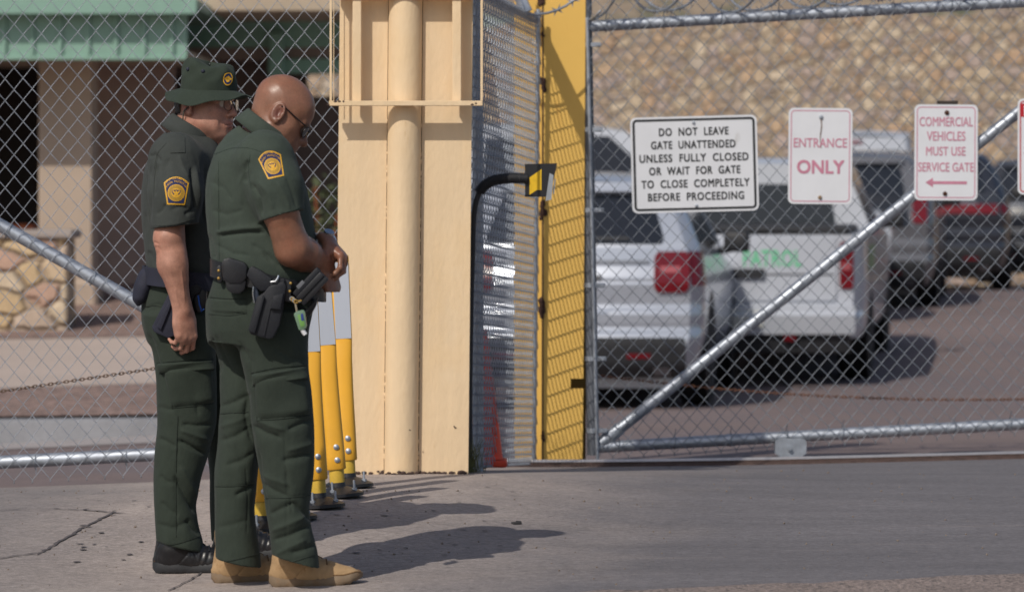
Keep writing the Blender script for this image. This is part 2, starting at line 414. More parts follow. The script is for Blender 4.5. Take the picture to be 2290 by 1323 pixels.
# ------------------------------------------------------------------ the building on the left
m = Mt('green_metal', lin((128, 162, 148)), .5, .0); m.vary(.7, .05); m.vary(8, .05); M_green = m.done()
M_stucco = plain('beige_stucco', lin((178, 160, 144)), .9, vs=2, vary=.06)
M_brown = plain('brown_stucco', lin((158, 138, 130)), .9, vs=1.5, vary=.10)
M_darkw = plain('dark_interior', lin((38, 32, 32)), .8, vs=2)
M_wood = plain('orange_wood', lin((170, 92, 56)), .7, vs=5)
M_tan = plain('tan_panel', lin((176, 160, 140)), .85, vs=2)
bld = thing('office_building', (-4.5, 34, 0), 'single storey building with green metal fascia, beige columns and a deep shaded porch', 'building')
SF = 255.; YF = FPX / SF
b = MB(); zb, zt = P(0, 135, SF)[2], P(0, 22, SF)[2]
x0, x1 = -13.0, P(418, 0, SF)[0]
b.box(((x0 + x1) / 2, YF + .04, (zb + zt) / 2), (x1 - x0, .08, zt - zb))
b.box(((x0 + x1) / 2, YF - .012, zb + .02), (x1 - x0, .05, .04), .006)
x = x1 - .13
while x > x0: b.box((x, YF - .017, (zb + zt) / 2 + .02), (.035, .032, zt - zb - .045), .004); x -= .245
b.build('fascia', M_green, bld)
b = MB(); xr = P(445, 0, SF)[0]
b.box(((x0 + xr) / 2, YF + 1.9, zt + .045), (xr - x0, 4.2, .09), .008); b.box(((x0 + xr) / 2, YF - .215, zt + .02), (xr - x0, .03, .14), .006)
b.build('roof', M_green, bld)
b = MB(); b.box(((x0 + x1) / 2, YF + 1.8, zb + .06), (x1 - x0, 3.4, .05)); b.build('soffit', M_tan, bld)
def column(px0, px1, s):
    a, c = P(px0, 0, s), P(px1, 0, s); b = MB(); z0 = -.3
    b.box(((a[0] + c[0]) / 2, a[1] + .24, (z0 + zb + .06) / 2), (c[0] - a[0], .48, zb + .06 - z0), .012)
    b.box(((a[0] + c[0]) / 2, a[1] + .24, z0 + .45), (c[0] - a[0] + .1, .58, .55), .03)
    return b.build('column', M_stucco, bld)
column(86, 206, 249)
column(-900, -780, 249)
b = MB(); s = 236.; a, c = P(206, 0, s), P(330, 0, s); b.box(((a[0] + c[0]) / 2, a[1] + .1, 1.2), (c[0] - a[0] + .5, .2, 3.2)); b.build('wall', M_brown, bld)
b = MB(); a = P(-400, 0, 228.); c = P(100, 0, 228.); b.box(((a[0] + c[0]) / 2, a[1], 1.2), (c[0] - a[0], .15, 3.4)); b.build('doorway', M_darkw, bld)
b = MB(); a = P(-60, 515, 240.); c = P(80, 515, 240.); b.box(((a[0] + c[0]) / 2, a[1], a[2]), (c[0] - a[0], .4, .12), .01); b.box(((a[0] + c[0]) / 2, a[1] + .2, a[2] - .3), (c[0] - a[0] - .1, .06, .5), .01)
b.build('counter', M_wood, bld)
# recessed wing in the shade further right
YW = 37.2; SW = FPX / YW
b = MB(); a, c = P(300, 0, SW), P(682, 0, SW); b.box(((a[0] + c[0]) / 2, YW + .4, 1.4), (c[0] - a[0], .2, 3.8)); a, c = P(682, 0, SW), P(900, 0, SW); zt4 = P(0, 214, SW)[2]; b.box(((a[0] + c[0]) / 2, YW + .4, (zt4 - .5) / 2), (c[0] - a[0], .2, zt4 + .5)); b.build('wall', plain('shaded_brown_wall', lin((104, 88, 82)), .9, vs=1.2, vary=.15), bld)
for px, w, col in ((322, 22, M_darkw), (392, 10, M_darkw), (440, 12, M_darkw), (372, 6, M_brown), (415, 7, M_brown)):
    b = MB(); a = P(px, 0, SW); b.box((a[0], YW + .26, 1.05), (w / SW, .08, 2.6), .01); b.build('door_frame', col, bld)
M_teal = plain('dark_teal_metal', lin((140, 182, 166)), .5, vs=1, vary=.06)
b = MB(); a, c = P(418, 0, SW), P(900, 0, SW); za, zc = P(0, 108, SW)[2], P(0, 28, SW)[2]
b.box(((a[0] + c[0]) / 2, YW - .2, (za + zc) / 2), (c[0] - a[0], .1, zc - za)); b.build('fascia', M_teal, bld)
b = MB(); za, zc = P(0, 166, SW)[2], P(0, 132, SW)[2]; a, c = P(600, 0, SW), P(900, 0, SW)
b.box(((a[0] + c[0]) / 2, YW - .1, (za + zc) / 2), (c[0] - a[0], .12, zc - za), .01)
a, c = P(608, 0, SW), P(640, 0, SW); b.box(((a[0] + c[0]) / 2, YW - .33, 1.9), (c[0] - a[0], .12, 1.7), .01); b.build('beam', M_teal, bld)
b = MB(); a, c = P(418, 0, SW), P(900, 0, SW); b.box(((a[0] + c[0]) / 2, YW + .15, P(0, 119, SW)[2]), (c[0] - a[0], .5, 32 / SW)); b.build('soffit', M_brown, bld)
b = MB(); a, c = P(436, 0, 245.), P(900, 0, 245.); zt2 = P(0, 26, 245.)[2]
b.box(((a[0] + c[0]) / 2, FPX / 245 + 1.7, zt2 + .5), (c[0] - a[0], 3.4, 1.0), .01); b.build('upper_wall', M_tan, bld)
# planter wall of big sawn stones
pal_pl = [lin(c) for c in ((206, 178, 140), (216, 186, 138), (196, 158, 122), (204, 172, 120), (190, 168, 150), (210, 190, 160), (184, 140, 120))]
M_plst = stone_mat('planter_stone', 5.2, (.8, .8, 1.2), lin((176, 150, 124)), pal_pl, .045)
pl = thing('planter_wall', P(60, 765, 266), 'low wall of large tan and gold stones beside the sidewalk, in front of the porch', 'stone wall')
b = MB(); a, c = P(-900, 0, 266.), P(150, 0, 266.); zt3 = P(0, 532, 266.)[2]
b.box(((a[0] + c[0]) / 2, a[1] + .3, (zt3 - .4) / 2 - .0), (c[0] - a[0], .6, zt3 + .4), .02); b.build('wall', M_plst, pl)
b = MB(); b.box(((a[0] + c[0]) / 2 + .02, a[1] + .3, zt3 + .03), (c[0] - a[0] + .06, .68, .07), .015); b.build('coping', plain('stone_cap', lin((150, 140, 134)), .9, vs=3), pl)
# dark shrubs in the shade between building and pillar
def shrub(c, r, h, n, col, label):
    t = thing('shrub', c, label, 'shrub'); b = MB()
    for k in range(n):
        u = rng.normal(0, 1, 3); u /= np.linalg.norm(u); q = np.array(c) + (u * (r, r, h / 2)) * rng.uniform(.45, 1.) ** .5 + (0, 0, h * .55)
        d = rng.normal(0, 1, 3); d /= np.linalg.norm(d); e = np.cross(d, u); e /= np.linalg.norm(e) + 1e-9; l = rng.uniform(.03, .07)
        b.add([q - e * l * .35, q + d * l, q + e * l * .35, q - d * l * .6], [(0, 1, 2, 3)])
    b.build('foliage', col, t, False); b = MB()
    for k in range(7): a = k * .9; b.tube([np.array(c), np.array(c) + (r * .3 * math.cos(a), r * .3 * math.sin(a), h * .5), np.array(c) + (r * .7 * math.cos(a), r * .7 * math.sin(a), h * .95)], [.02, .013, .005], 5)
    b.build('stem', M_wood, t); return t
M_leaf = plain('shrub_leaves', lin((66, 74, 44)), .7, vs=6, vary=.4)
c = P(722, 560, 250.); shrub((c[0], c[1], yard(0, c[1])), .42, 1.15, 900, M_leaf, 'dark green shrub in the shade, seen through the fence left of the cream pillar')
# ------------------------------------------------------------------ metals and paints
m = Mt('galvanised_steel', lin((172, 178, 188)), .5, .75); m.vary(30, .15); m.vary(4, .1); m.rough(12, .42, .6); m.bump(60, .05); M_galv = m.done()
m = Mt('galvanised_wire', lin((164, 170, 180)), .48, .65); m.vary(6, .18); M_wire = m.done()
m = Mt('dull_wire', lin((142, 148, 157)), .5, .65); m.vary(6, .18); M_wire_dull = m.done()
m = Mt('old_wire', lin((132, 140, 150)), .5, .7); m.vary(9, .25); M_wire_old = m.done()
m = Mt('rusty_steel', lin((78, 62, 57)), .85, .2); m.vary(20, .35); m.spots(60, .5, .7, lin((70, 52, 48))); m.bump(60, .4); M_rust = m.done()
m = Mt('worn_rail_top', lin((190, 186, 184)), .3, .9); m.vary(40, .1); M_railtop = m.done()
m = Mt('cream_paint', lin((224, 198, 162)), .62)
m.vary(1.2, .04, 3); m.spots(2.2, .5, .8, lin((226, 194, 148)), 4, (1, 1, .6)); m.spots(1.6, .56, .8, lin((228, 208, 178)), 4)
m.spots(24, .66, .78, lin((206, 172, 124)), 5, (1, 1, .2)); m.vary(16, .05, 4, (1, 1, .12)); m.bump(55, .42, 5, .006, (1, 1, .35)); m.bump(14, .18, 4, .01); m.bump(260, .1, 2, .002)
M_cream = m.done()
m = Mt('ochre_paint', lin((226, 182, 92)), .6); m.vary(1.5, .05); m.spots(7, .58, .75, lin((214, 158, 70)), 5, (1, 1, .3)); m.bump(30, .1); M_ochre = m.done()
M_black = plain('black_plastic', lin((34, 34, 38)), .45, vs=30)
M_blackr = plain('black_rubber', lin((40, 40, 44)), .6, vs=30)

# ------------------------------------------------------------------ chain link
def chainlink(b, org, ux, uz, nw, nr, cw, ch, r, nrm, zoff=None, keep=None, knuckle=True, sides=5):
    """nw zigzag pickets, nr half rows; org = bottom left, ux/uz = unit vectors in the mesh plane"""
    org = np.asarray(org, float); ux = np.asarray(ux, float); uz = np.asarray(uz, float); nrm = np.asarray(nrm, float)
    hx, hz = cw / 2, ch / 2
    for i in range(nw):
        pts = []
        jit = rng.normal(0, .0006, (nr + 1, 2))
        for j in range(nr + 1):
            right = (j + i) % 2 == 1
            x = (i + (1 if right else 0)) * hx; z = j * hz
            e = r * .75 * (1 if right else -1)            # hook a little past the node
            s = 1 if right else -1
            x += jit[j, 0]; z += jit[j, 1]
            if j == 0 and knuckle:
                pts += [(x + s * r * 1.2 - s * .004, z - .012, 0), (x + e, z - .005, 0)]; 
            dpt = r * 1.05
            pts += [(x + e - s * .0042, z - .0040, -s * dpt * .6), (x + e, z, s * dpt * .2), (x + e - s * .0042, z + .0040, s * dpt * .9)]
        q = np.array(pts)
        if keep is not None: q = q[keep(q)]
        if len(q) < 3: continue
        W = org + q[:, :1] * ux + q[:, 1:2] * uz + q[:, 2:] * nrm
        b.tube(W, r, sides, True, nrm)

def unit(v): v = np.asarray(v, float); return v / np.linalg.norm(v)

# ---- left sliding gate: mesh, bottom rail, brace
SL = 525.0; YL = FPX / SL
lg = thing('sliding_gate', P(300, 1040, SL), 'tall galvanised chain link gate behind the two officers, left of the cream pillar', 'gate')
tilt = -.0485
ux = unit((1, 0, -tilt)); uz = np.array((0., 0, 1)); fr = np.array((0, -1., 0))
b = MB(); o0 = P(-90, 1081, SL); cw, ch = 40.6 / SL, 48.6 / SL
nw = int(1010 / 20.3); nr = int(1190 / 24.3)
chainlink(b, o0, ux, uz, nw, nr, cw, ch, .00155, fr)
b.build('wire_mesh', M_wire, lg, angle=180)
b = MB(); b.tube([P(-95, 1037 + 2, SL) + (0, .035, 0), P(900, 1037 + 995 * tilt, SL) + (0, .035, 0)], .0285, 18); b.build('bottom_rail', M_galv, lg, angle=60)
b = MB(); b.tube([P(-90, 454, SL) + (0, .033, 0), P(880, 1002, SL) + (0, .033, 0)], .028, 18); b.build('brace', M_galv, lg, angle=60)
b = MB()
for px, py in ((78, 1034), (281, 1024), (700, 1003)):
    c = P(px, py, SL) + (0, .033, 0); a = np.linspace(-2.4, 2.4, 14)
    b = MB(); b.tube([c + (.002 * math.sin(3 * t), -.034 * math.cos(t), .034 * math.sin(t)) for t in a] + [c + (.004, -.03, -.05)], .0016, 5); b.build('tie_wire', M_wire_old, lg)
for px, py in ((18, 517), (208, 623)):
    c = P(px, py, SL) + (0, .033, 0); a = np.linspace(-2.4, 2.4, 14)
    b = MB(); b.tube([c + (.016 * math.sin(t), -.034 * math.cos(t), .03 * math.sin(t)) for t in a], .0016, 5); b.build('tie_wire', M_wire_old, lg)
# the mesh's cast shadow along the slab edge, shaped as black zigzag tubes
b = MB()
for i in range(60):
    x = -90 + i * 16.3; p = P(x, 1098 - x * .0455, 528.)
    b.tube([p + (0, 0, -.004), p + (.012, -.004, .010), p + (.022, 0, -.003), p + (.030, -.003, .012)], .002, 4)
b.build('mesh_shadow_zigzag', M_blackr, lg)

# ---- gate chains
def chain(name, p0, p1, sag, link, label, mtl, parent=None):
    p0, p1 = np.asarray(p0), np.asarray(p1); n = int(np.linalg.norm(p1 - p0) / link); b = MB()
    for i in range(n):
        t = (i + .5) / n; c = p0 + (p1 - p0) * t - np.array((0, 0, sag * 4 * t * (1 - t)))
        d = unit((p1 - p0) - np.array((0, 0, sag * 4 * (1 - 2 * t)))); side = np.array((0, 1., 0)) if i % 2 else unit(np.cross(d, (0, 1., 0)))
        a = np.linspace(0, 2 * np.pi, 11)[:-1]; l, w = link * .72, link * .34
        loop = [c + d * l * math.cos(q) + side * w * math.sin(q) for q in a]; loop.append(loop[0]); loop.append(loop[1])
        b.tube(loop, link * .13, 5)
    return tag(b.build(name, mtl), label, 'chain')
M_chain = plain('rusty_chain', lin((112, 92, 78)), .7, .4, vary=.35, vs=40)
chain('drive_chain', P(-120, 893, 522), P(760, 762, 522), .0, .017, 'thin rusty drive chain stretched across the left gate at knee height', M_chain)
M_chain2 = plain('brown_chain', lin((120, 82, 62)), .75, .3, vary=.35, vs=40)
chain('drive_chain', P(1330, 838, 452), P(2400, 889, 452), .05, .017, 'thin brown drive chain sagging behind the right gate under the parked vehicles', M_chain2)

# ---- right sliding gate
SG = 467.; YG = FPX / SG
rg = thing('sliding_gate', P(1800, 1000, SG), 'galvanised chain link gate on the right, carrying the white signs, with long diagonal brace', 'gate')
tg = -.055; uxg = unit((1, 0, .058)); uzg = unit((-.022, 0, 1))
b = MB(); o1 = P(1336, 1023, SG); cwg, chg = 34.6 / SG, 38.6 / SG
nwg, nrg = int(1120 / 17.3), int(1075 / 19.3)
chainlink(b, o1, uxg, uzg, nwg, nrg, cwg, chg, .0018, fr); b.build('wire_mesh', M_wire_dull, rg, angle=180)
dy = np.array((0, .036, 0))
pipe_r = .0275
for nm, a, c, r in (('bottom_rail', (1330, 1001), (2420, 941.5), pipe_r), ('top_rail', (1300, 60), (2420, -4), pipe_r), ('brace', (1352, 986), (2420, 139), pipe_r)):
    b = MB(); b.tube([P(*a, SG) + dy, P(*c, SG) + dy], r, 18)
    if nm != 'brace':
        for k in range(1, 4):
            t = k / 4 + .03; q = P(a[0] + (c[0] - a[0]) * t, a[1] + (c[1] - a[1]) * t, SG) + dy; d = unit(P(*c, SG) - P(*a, SG)); b.tube([q - d * .02, q + d * .02], r * 1.07, 18)
    else:
        q = P(1352, 986, SG) + dy; d = unit(P(*c, SG) - P(*a, SG)); b.tube([q - d * .02, q + d * .10], r * 1.15, 18)
    b.build(nm, M_galv, rg, angle=50)
b = MB(); b.tube([P(1309, -60, SG) + dy, P(1327, 1018, SG) + dy], .030, 18); b.build('end_post', plain('grey_painted_pipe', lin((112, 116, 124)), .5, .5, vs=5), rg, angle=50)
b = MB(); b.tube([P(1313, 40, SG) - dy * .1, P(1336, 1030, SG) - dy * .1], .0085, 8); b.build('tension_bar', M_galv, rg)
for py in (100, 290, 470, 638, 802, 963):
    b = MB(); x = 1309 + (py + 60) * .0167; q = P(x, py, SG) + dy
    b.lathe(q, [(.031, -.011), (.034, -.011), (.034, .011), (.031, .011)], 16); b.box(q + (.045, -.03, 0), (.05, .012, .022), .002)
    b.tube([q + (.052, -.05, 0), q + (.052, -.015, 0)], .008, 6); b.build('tension_band', M_galv, rg)
b = MB()
for k in range(9):
    for (A, B) in (((1330, 1001), (2420, 941.5)), ((1300, 60), (2420, -4))):
        t = .05 + k * .115; c = P(A[0] + (B[0] - A[0]) * t, A[1] + (B[1] - A[1]) * t, SG) + dy; a = np.linspace(-2.4, 2.4, 12)
        b = MB(); b.tube([c + (.003 * math.sin(2 * t2), -.034 * math.cos(t2), .034 * math.sin(t2)) for t2 in a] + [c + (.004, -.03, .07)], .0017, 5); b.build('tie_wire', M_wire_old, rg)
# wheel carriage hanging under the bottom rail
b = MB(); q = P(1768, 1000, SG) + (0, -.008, 0)
def plate(b, c, pts, th): b.prism([np.array(c) + (x, -th / 2, z) for x, z in pts], (0, th, 0))
plate(b, q, [(-.075, .035), (-.075, -.028), (-.05, -.045), (.05, -.045), (.075, -.028), (.075, .035), (.05, .045), (-.05, .045)], .008)
plate(b, q + (0, .07, 0), [(-.075, .035), (-.075, -.028), (-.05, -.045), (.05, -.045), (.075, -.028), (.075, .035), (.05, .045), (-.05, .045)], .008)
cb = b.build('wheel_carriage', M_galv, rg, angle=30)
b = MB(); b.lathe(P(1765, 1006, SG) + (0, .033, -.002), [(.01, -.02), (.044, -.02), (.036, -.006), (.036, .006), (.044, .02), (.01, .02)], 20, 'y'); b.build('wheel', M_galv, cb)
b = MB(); b.lathe(P(1765, 1001, SG) + (0, -.02, 0), [(.0, -.012), (.011, -.012), (.011, .0), (.004, .002), (.004, .09)], 6, 'y'); b.build('axle_bolt', M_galv, cb, False)
# razor coil along the top rail
rz = thing('razor_wire', P(1750, 40, SG), 'silver razor wire coil with small barbs running along the top of the right gate', 'razor wire')
def razor(b, bb, p0, p1, rad, pitch, r=.0065, phase=0., squash=1.):
    p0, p1 = np.asarray(p0), np.asarray(p1); Lg = np.linalg.norm(p1 - p0); d = (p1 - p0) / Lg; up = np.array((0, 0, 1.)); sd = np.cross(d, up)
    n = int(Lg / pitch * 40); pts = []
    for i in range(n + 1):
        a = 2 * np.pi * i / 40 + phase; t = i / n
        wob = 1 + .06 * math.sin(a * .37 + 1)
        pts.append(p0 + d * (Lg * t + .6 * pitch * math.sin(a)) + up * rad * math.cos(a) * wob + sd * rad * squash * math.sin(a) * wob)
    pts = np.array(pts); b.tube(pts, r, 5)
    acc = 0
    for i in range(1, n):
        acc += np.linalg.norm(pts[i] - pts[i - 1])
        if acc > .085:
            acc = 0; t = unit(pts[i + 1] - pts[i - 1]); c = pts[i]; w = unit(np.cross(t, d + .3 * up))
            for s in (-1, 1):
                for e in (-1, 1):
                    bb.add([c - t * .010 * e, c + t * .014 * e, c + t * .026 * e + w * s * .024, c + w * s * .006 + t * .003 * e], [(0, 1, 2, 3)])
b, bb = MB(), MB(); razor(b, bb, P(1290, -86, SG) + (0, .05, 0), P(2450, -150, SG) + (0, .05, 0), .275, .36, phase=2.6); razor(b, bb, P(1230, -80, SG) + (0, .10, 0), P(2450, -148, SG) + (0, .10, 0), .265, .41, phase=.4)
ro = b.build('coil', M_wire, rz, angle=180); tag(bb.build('barb', M_galv, ro, False), kind='stuff')

# ---- rail on the ground
rl = thing('gate_rail', P(1700, 1030, 471), 'low rusty steel rail with a bright worn top that the right gate rolls on', 'rail')
xs = np.linspace(1052, 2420, 40); A = []; T = []
for px in xs:
    y = FPX / (540 - (px - 1052) * .26) if px < 1310 else FPX / 472.9
    y = 17.98; x = (px - W0 / 2) / (FPX / y); z = slab_h(x, y)
    A.append([(x, y - .05, z + .001), (x, y - .045, z + .010), (x, y - .012, z + .012), (x, y - .010, z + .020), (x, y + .03, z + .020), (x, y + .035, z - .05)])
    T.append([(x, y - .004, z + .022), (x, y + .004, z + .033), (x, y + .016, z + .033), (x, y + .024, z + .022)])
b = MB(); b.grid(np.array(A)[:, ::-1]); b.build('angle_iron', M_rust, rl, angle=30)
b = MB(); b.grid(np.array(T)[:, ::-1]); b.build('rail_head', M_railtop, rl, angle=30)

# ------------------------------------------------------------------ signs on the right gate
M_swhite = Mt('sign_white', lin((214, 216, 222)), .55); M_swhite.vary(5, .04); M_swhite.spots(8, .66, .8, lin((180, 178, 176)), 6, (1, 1, .3)); M_swhite = M_swhite.done()
M_sblack = plain('sign_black', lin((34, 36, 40)), .6, vary=.05)
M_spink = plain('faded_red', lin((192, 126, 148)), .6, vs=30, vary=.12)
M_sred = plain('sign_red', lin((176, 24, 40)), .6, vary=.05)
def rrect(w, h, r, n=7):
    p = []
    for cx, cz, a0 in ((w / 2 - r, h / 2 - r, 0), (-w / 2 + r, h / 2 - r, 90), (-w / 2 + r, -h / 2 + r, 180), (w / 2 - r, -h / 2 + r, 270)):
        for a in np.linspace(a0, a0 + 90, n): p.append((cx + r * math.cos(R(a)), cz + r * math.sin(R(a))))
    return np.array(p)
def text_geo(txt, size=1.0, sx=1.0, bold=0.0, space=1.0, align='CENTER'):
    cu = bpy.data.curves.new('t', 'FONT'); cu.body = txt; cu.size = size; cu.align_x = align; cu.align_y = 'CENTER'; cu.offset = bold; cu.space_character = space
    cu.resolution_u = 3
    o = bpy.data.objects.new('t', cu); sc.collection.objects.link(o); dg = bpy.context.evaluated_depsgraph_get()
    me = bpy.data.meshes.new_from_object(o.evaluated_get(dg)); v = np.array([x.co[:] for x in me.vertices]); f = [tuple(p.vertices) for p in me.polygons]
    bpy.data.objects.remove(o); bpy.data.curves.remove(cu); bpy.data.meshes.remove(me)
    if len(v): v[:, 0] *= sx
    return v, f
class Sign:
    def __init__(s, name, px, py, scale, w, h, rot, label, yoff=-.012):
        s.c = P(px, py, scale) + (0, yoff, 0); s.rot = R(rot); s.o = thing(name, s.c, label, 'sign'); s.w, s.h = w, h
    def W(s, x, z, d=0.): c, k = math.cos(s.rot), math.sin(s.rot); return s.c + np.array((x * c - z * k, -d, x * k + z * c))
    def panel(s, r, m, border=None, bm=None, bw=.008, inset=.01):
        b = MB(); q = rrect(s.w, s.h, r); k = len(q); q2 = rrect(s.w - .003, s.h - .003, r - .0015)
        b.prism([s.W(x, z, 0) for x, z in q][::-1], (0, .003, 0)); s.p = b.build('panel', m, s.o, angle=30)
        if bm is not None:
            b = MB(); a = rrect(s.w - 2 * inset, s.h - 2 * inset, r * .75); c = rrect(s.w - 2 * inset - 2 * bw, s.h - 2 * inset - 2 * bw, max(r * .75 - bw, .004))
            V = [s.W(x, z, .0008) for x, z in a] + [s.W(x, z, .0008) for x, z in c]; n = len(a)
            b.add(V, [(i, (i + 1) % n, n + (i + 1) % n, n + i) for i in range(n)]); b.build('border', bm, s.o)
    def text(s, lines, m, th=.0005):
        b = MB()
        for (t, x, z, h, wd, bold, sp) in lines:
            v, f = text_geo(t, 1.0, 1.0, bold, sp)
            hh = v[:, 1].max() - v[:, 1].min(); ww = v[:, 0].max() - v[:, 0].min()
            v[:, 1] -= (v[:, 1].max() + v[:, 1].min()) / 2; v[:, 0] -= (v[:, 0].max() + v[:, 0].min()) / 2
            for e, (ox, oz) in enumerate(((0, 0), (th, th), (-th, th), (th, -th), (-th, -th))): b.add([s.W(x + ox + p[0] * wd / ww, z + oz + p[1] * h / hh, .001 + .0002 * e) for p in v], f)
        b.build('lettering', m, s.o, False)
    def bolt(s, x, z, m, r=.011, stain=None):
        b = MB(); b.lathe(s.W(x, z, 0), [(0., -.010), (r * .55, -.010), (r * .6, -.004), (r, -.003), (r, 0.)], 10, 'y'); b.build('bolt', m, s.o)
        if stain:
            b = MB(); n = 10; G = []
            for i in range(n + 1):
                t = i / n; ww = .004 * (1 - .6 * t) * (.7 + .6 * rng.random()); cx = x + .003 * math.sin(7 * t)
                G.append([s.W(cx - ww, z - .008 - stain[0] * t, .0012), s.W(cx + ww, z - .008 - stain[0] * t, .0012)])
            b.grid(np.array(G)); b.build('rust_streak', stain[1], s.o, False)
M_streak = plain('rust_streak', lin((120, 104, 96)), .8, vs=60, vary=.3)
s1 = Sign('gate_sign', 1553, 367, SG, .606, .458, 1.5, 'wide white sign with black border and six lines of black capitals')
s1.panel(.028, M_swhite, True, M_sblack, .0115, .010)
LS = [('DO  NOT  LEAVE', .0, .156, 155), ('GATE  UNATTENDED', -.004, .094, 188), ('UNLESS  FULLY  CLOSED', -.002, .031, 243), ('OR  WAIT  FOR  GATE', .000, -.030, 203), ('TO  CLOSE  COMPLETELY', .002, -.092, 241), ('BEFORE  PROCEEDING', .003, -.154, 214)]
s1.text([(t, x, z, .0365, w / SG, .0, 1.12) for t, x, z, w in LS], M_sblack, .0011)
s1.bolt(.0, .198, M_galv, .008); s1.bolt(.004, -.199, M_galv, .008)
s2 = Sign('entrance_sign', 1834, 349, SG, .306, .459, -.5, 'faded white entrance sign with pink border and lettering, a dark streak under its top bolt')
s2.panel(.026, M_swhite, True, M_spink, .0045, .011)
s2.text([('ENTRANCE', 0, .063, .044, 119 / SG, .0, 1.0)], M_spink); s2.text([('ONLY', .002, -.052, .062, 104 / SG, .0, 1.0)], M_spink, .0022)
s2.bolt(0.002, .186, M_galv, .011, (.14, M_streak)); s2.bolt(0., -.198, plain('rusty_bolt', lin((150, 128, 104)), .6, .5), .010)
s3 = Sign('service_gate_sign', 2115, 341, SG, .303, .458, -.3, 'faded white sign sending commercial vehicles to the service gate with a pink arrow pointing left')
s3.panel(.026, M_swhite, True, M_spink, .0045, .011)
s3.text([('COMMERCIAL', 0, .147, .044, 119 / SG, .0, 1.0), ('VEHICLES', 0, .078, .044, 86 / SG, .0, 1.), ('MUST USE', -.001, .006, .042, 88 / SG, .0, 1.), ('SERVICE GATE', 0.0, -.070, .043, 124 / SG, .0, 1.)], M_spink)
b = MB(); b.add([s3.W(x, z, .001) for x, z in ((-.098, -.144), (-.062, -.121), (-.062, -.167))], [(0, 1, 2)]); b.add([s3.W(x, z, .0012) for x, z in ((-.066, -.1375), (.100, -.1375), (.100, -.1515), (-.066, -.1515))], [(0, 1, 2, 3)]); b.build('arrow', M_spink, s3.o, False)
M_hole = plain('rust_hole', lin((70, 42, 30)), .9, vs=90, vary=.4)
s3.bolt(.003, .190, M_hole, .012); s3.bolt(-.004, -.197, M_hole, .011)
b = MB(); b.box(s3.W(.006, .236, -.004), (.10, .004, .022), .001); b.build('bracket', plain('dark_bracket', lin((52, 44, 40)), .7), s3.o)
s4 = Sign('red_topped_sign', 2346, 328, SG, .303, .458, 0, 'white sign with red border and red top band at the right edge')
s4.panel(.026, M_swhite, True, M_sred, .006, .010)
b = MB(); q = [(-.139, .206), (.139, .206), (.139, .142), (-.139, .142)]; b.add([s4.W(x, z, .0012) for x, z in q], [(0, 1, 2, 3)]); b.build('red_band', M_sred, s4.o, False)
s4.text([('N', -.104, .172, .046, .034, 0, 1.)], M_swhite); s4.text([('S', -.107, -.018, .040, .026, 0, 1.)], M_sred)

# ------------------------------------------------------------------ cream pillar
SP = 535.; YP = FPX / SP
pil = thing('gate_pillar', P(900, 1058, SP), 'wide cream painted steel gate pillar with a round pipe down its middle and a flat frame on top', 'pillar')
lean = .006
def PP(px, py, d=0., s=SP):      # point on the pillar face, leaning slightly, d metres towards the camera
    return P(px + (1058 - py) * lean * 1.6 - 0, py, s) + (0, -d, 0)
b = MB()
for a, c in ((752, 858), (936, 1047)):
    pts = [PP(a - 2 if a < 800 else a, 1062), PP(c, 1062), PP(c, -300), PP(a - 2 if a < 800 else a, -300)]
    b.prism([p for p in pts], (0, .16, 0))
plates = b.build('side_plate', M_cream, pil, angle=20)
b = MB(); b.tube([PP(897, 1061, .025) + (0, .02, 0), PP(897, -300, .025) + (0, .02, 0)], .0705, 48, True); b.build('pipe', M_cream, pil, angle=60)
b = MB(); b.prism([PP(820, 1060, -.03), PP(975, 1060, -.03), PP(975, -300, -.03), PP(820, -300, -.03)], (0, .12, 0)); b.build('backing', plain('dark_gap', lin((60, 46, 34)), .9), pil)
# drips and weld beads along the seams
b = MB()
for k in range(70):
    side = rng.choice([859, 936]); py = rng.uniform(260, 1050); c = PP(side, py, .002); r0 = rng.uniform(.002, .005)
    bbm = bmesh.new(); bmesh.ops.create_icosphere(bbm, subdivisions=1, radius=r0)
    for v in bbm.verts: v.co.z *= rng.uniform(1, 3.0); v.co.y *= .6
    b.bm(bbm, Matrix.Translation(Vector(c)))
b.build('weld_bead', M_cream, pil, angle=180)
b = MB()
for k in range(60):
    px = rng.uniform(760, 1040) if k % 3 else rng.uniform(840, 950); c = PP(px, 1058 - abs(rng.normal(0, 2.)), .003); r0 = rng.uniform(.003, .008)
    if 862 < px < 935: c = c + np.array((0, -.07 * math.sqrt(max(0, 1 - ((px - 897) / 39) ** 2)) - .012, 0))
    bbm = bmesh.new(); bmesh.ops.create_icosphere(bbm, subdivisions=1, radius=r0)
    for v in bbm.verts: v.co.y *= .4; v.co.x *= 1.8
    b.bm(bbm, Matrix.Translation(Vector(c)))
b.build('base_rust', M_rust, pil, angle=180)
